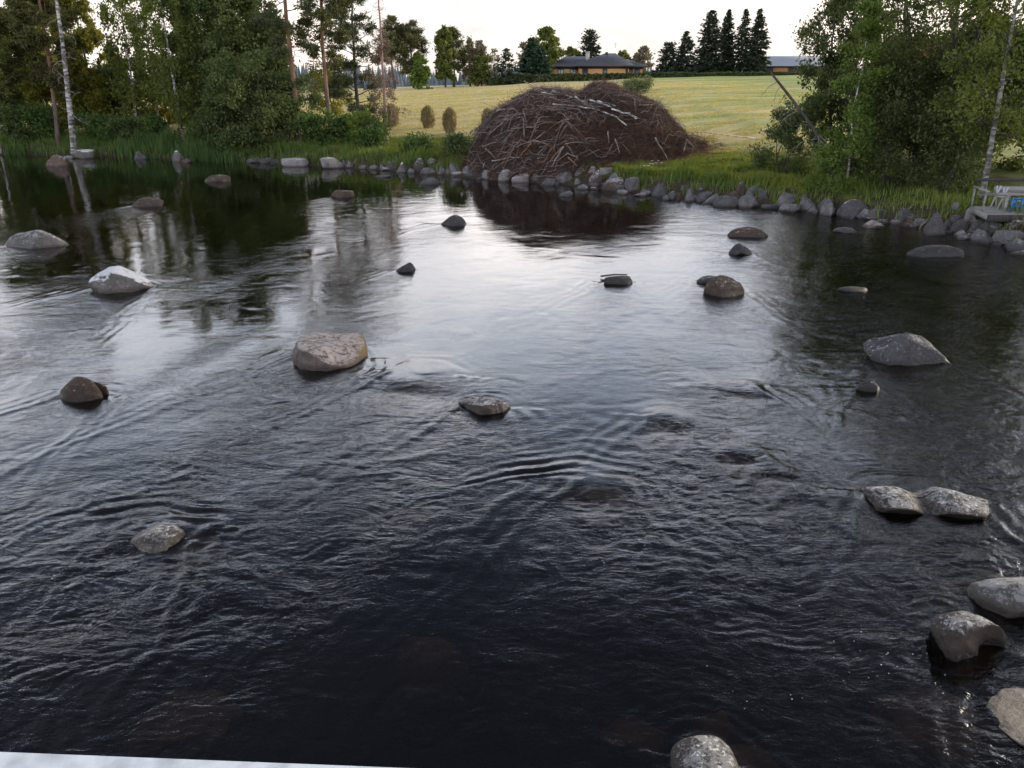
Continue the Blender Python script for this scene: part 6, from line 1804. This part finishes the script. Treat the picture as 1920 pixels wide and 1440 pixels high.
f = MB(); f.bar((dx + 0.85, dy + .0, DZ + 0.70), (dx + LW, dy + .0, DZ + 0.70), 0.05, 0.26); f.build('bench_back', M_RAIL, jet)
f = MB(); f.bar((dx * .3 + 0.03, dy * 0.3, DZ + 0.70), (LW, dy * 0.3, DZ + 0.70), 0.045, 0.12); f.build('middle_rail', M_RAIL, jet)
for t_ in (1.05, 2.4, 3.7):
    f = MB(); f.box(dx + t_, dx + t_ + .07, dy + .13, dy + .2, 0.75, DZ + 1.14); f.build('railing_post', M_DKW, jet)
f = MB(); f.box(0.98, 1.10, dy * 0.3 - .06, dy * 0.3 + .02, DZ, DZ + 0.66); f.build('railing_post', M_RAIL, jet)

# white folding trestle and blue chair on the jetty
M_WHITE = plain_mat('white_paint', (0.36, 0.39, 0.38), 0.5); M_BLUE = plain_mat('blue_paint', (0.025, 0.13, 0.32), 0.45)
c = on_plane(1876, 394, DZ)
tr_ = empty('trestle', tuple(c)); tag(tr_, 'white folding trestle with crossed legs standing on the jetty', 'trestle')
for sy in (0, 0.5):
    for a, b in (((-0.16, sy, 0), (0.13, sy + .03, 0.92)), ((0.10, sy + .045, 0), (-0.02, sy + .045, 0.92))):
        f = MB(); f.bar(a, b, 0.055, 0.03, (0, 1, 0)); f.build('leg', M_WHITE, tr_)
f = MB(); f.box(-0.10, 0.10, -0.03, 0.58, 0.50, 0.54); f.build('crossbar', M_WHITE, tr_)
c = on_plane(1898, 397, DZ)
ch = empty('blue_chair', tuple(c)); tag(ch, 'blue wooden chair with an open frame back standing on the jetty', 'chair')
for sx in (-0.2, 0.2):
    f = MB(); f.box(sx - .025, sx + .025, -0.22, -0.17, 0, 0.60); f.build('leg', M_BLUE, ch)
    f = MB(); f.box(sx - .025, sx + .025, 0.17, 0.22, 0, 0.40); f.build('leg', M_BLUE, ch)
f = MB(); f.box(-0.23, 0.23, -0.165, 0.23, 0.402, 0.44); f.build('seat', M_BLUE, ch)
f = MB(); f.box(-0.172, 0.172, -0.21, -0.18, 0.50, 0.585); f.box(-0.172, 0.172, -0.21, -0.18, 0.22, 0.27); f.box(-0.172, -0.08, -0.205, -0.185, 0.273, 0.497); f.build('backrest', M_BLUE, ch)

# ------------------------------------------------------------------ bridge under the viewer, with its galvanised railing
def galv():
    m, n, l, p = newmat('galvanised_steel')
    tc = n.new('ShaderNodeTexCoord')
    t = nz(n, l, tc.outputs['Object'], 22.0, 5.0, 0.65)
    v = n.new('ShaderNodeTexVoronoi'); v.inputs['Scale'].default_value = 45.0; l.new(tc.outputs['Object'], v.inputs['Vector'])
    f = mth(n, l, 'ADD', mth(n, l, 'MULTIPLY', t.outputs['Fac'], 0.75), mth(n, l, 'MULTIPLY', v.outputs['Distance'], 0.35))
    c = ramp(n, l, f, [(0.3, (0.30, 0.335, 0.37)), (0.62, (0.56, 0.61, 0.65))])
    l.new(c.outputs[0], p.inputs['Base Color']); p.inputs['Roughness'].default_value = 0.6; p.inputs['Metallic'].default_value = 0.35
    bump(n, l, p, t.outputs['Fac'], 0.15, 0.002)
    return m
M_GALV = galv()
RZ = 5.50
ra_, rb_ = on_plane(0, 1407, RZ), on_plane(830, 1440, RZ)
ud = unit((rb_ - ra_)); nd = np.array((ud[1], -ud[0], 0)); nd = nd if nd[1] < 0 else -nd
mid = (ra_ + rb_) / 2
br = empty('bridge_railing', tuple(mid)); tag(br, 'galvanised steel top rail of the bridge, bottom left corner', 'railing')
Lr = 9.0
# flat top beam with rounded edges
prof = [(0.0, -0.05), (0.0, -0.0015), (0.0015, 0.0), (0.1185, 0.0), (0.12, -0.0015), (0.12, -0.05)]
V = []; 
for s in (-Lr, Lr):
    for (o_, z_) in prof: V.append(ud * s + nd * o_ + np.array((0, 0, z_)))
n_ = len(prof); F = [(k, (k + 1) % n_, n_ + (k + 1) % n_, n_ + k) for k in range(n_)]
m_ = MB(); m_.add(V, F); m_.build('top_rail', M_GALV, br)
DKZ = 4.42
for k in range(-4, 5):
    p = ud * (k * 2.0 + 0.7) + nd * 0.06
    f = MB(); f.bar(p + (0, 0, DKZ - RZ), p + (0, 0, -0.052), 0.06, 0.06, nd); f.build('post', M_GALV, br)
for zz in (0.25, 0.5, 0.75):
    f = MB(); a = -ud * Lr + nd * 0.06; b = ud * Lr + nd * 0.06; f.bar(a + (0, 0, DKZ - RZ + zz), b + (0, 0, DKZ - RZ + zz), 0.03, 0.03); f.build('bar', M_GALV, br)
bd = empty('bridge', tuple(mid + np.array((0, 0, DKZ - RZ)))); tag(bd, 'concrete bridge deck under the viewer, carrying the steel railing', 'bridge')
V = []
for s in (-30, 30):
    for (o_, z_) in ((-0.05, -0.002), (3.6, -0.002), (3.6, -0.55), (-0.05, -0.55)): V.append(ud * s + nd * o_ + np.array((0, 0, z_)))
m_ = MB(); m_.add(V, [(0, 1, 5, 4), (1, 2, 6, 5), (2, 3, 7, 6), (3, 0, 4, 7), (0, 3, 2, 1), (4, 5, 6, 7)]); m_.build('deck', plain_mat('concrete', (0.3, 0.3, 0.29), 0.9), bd)
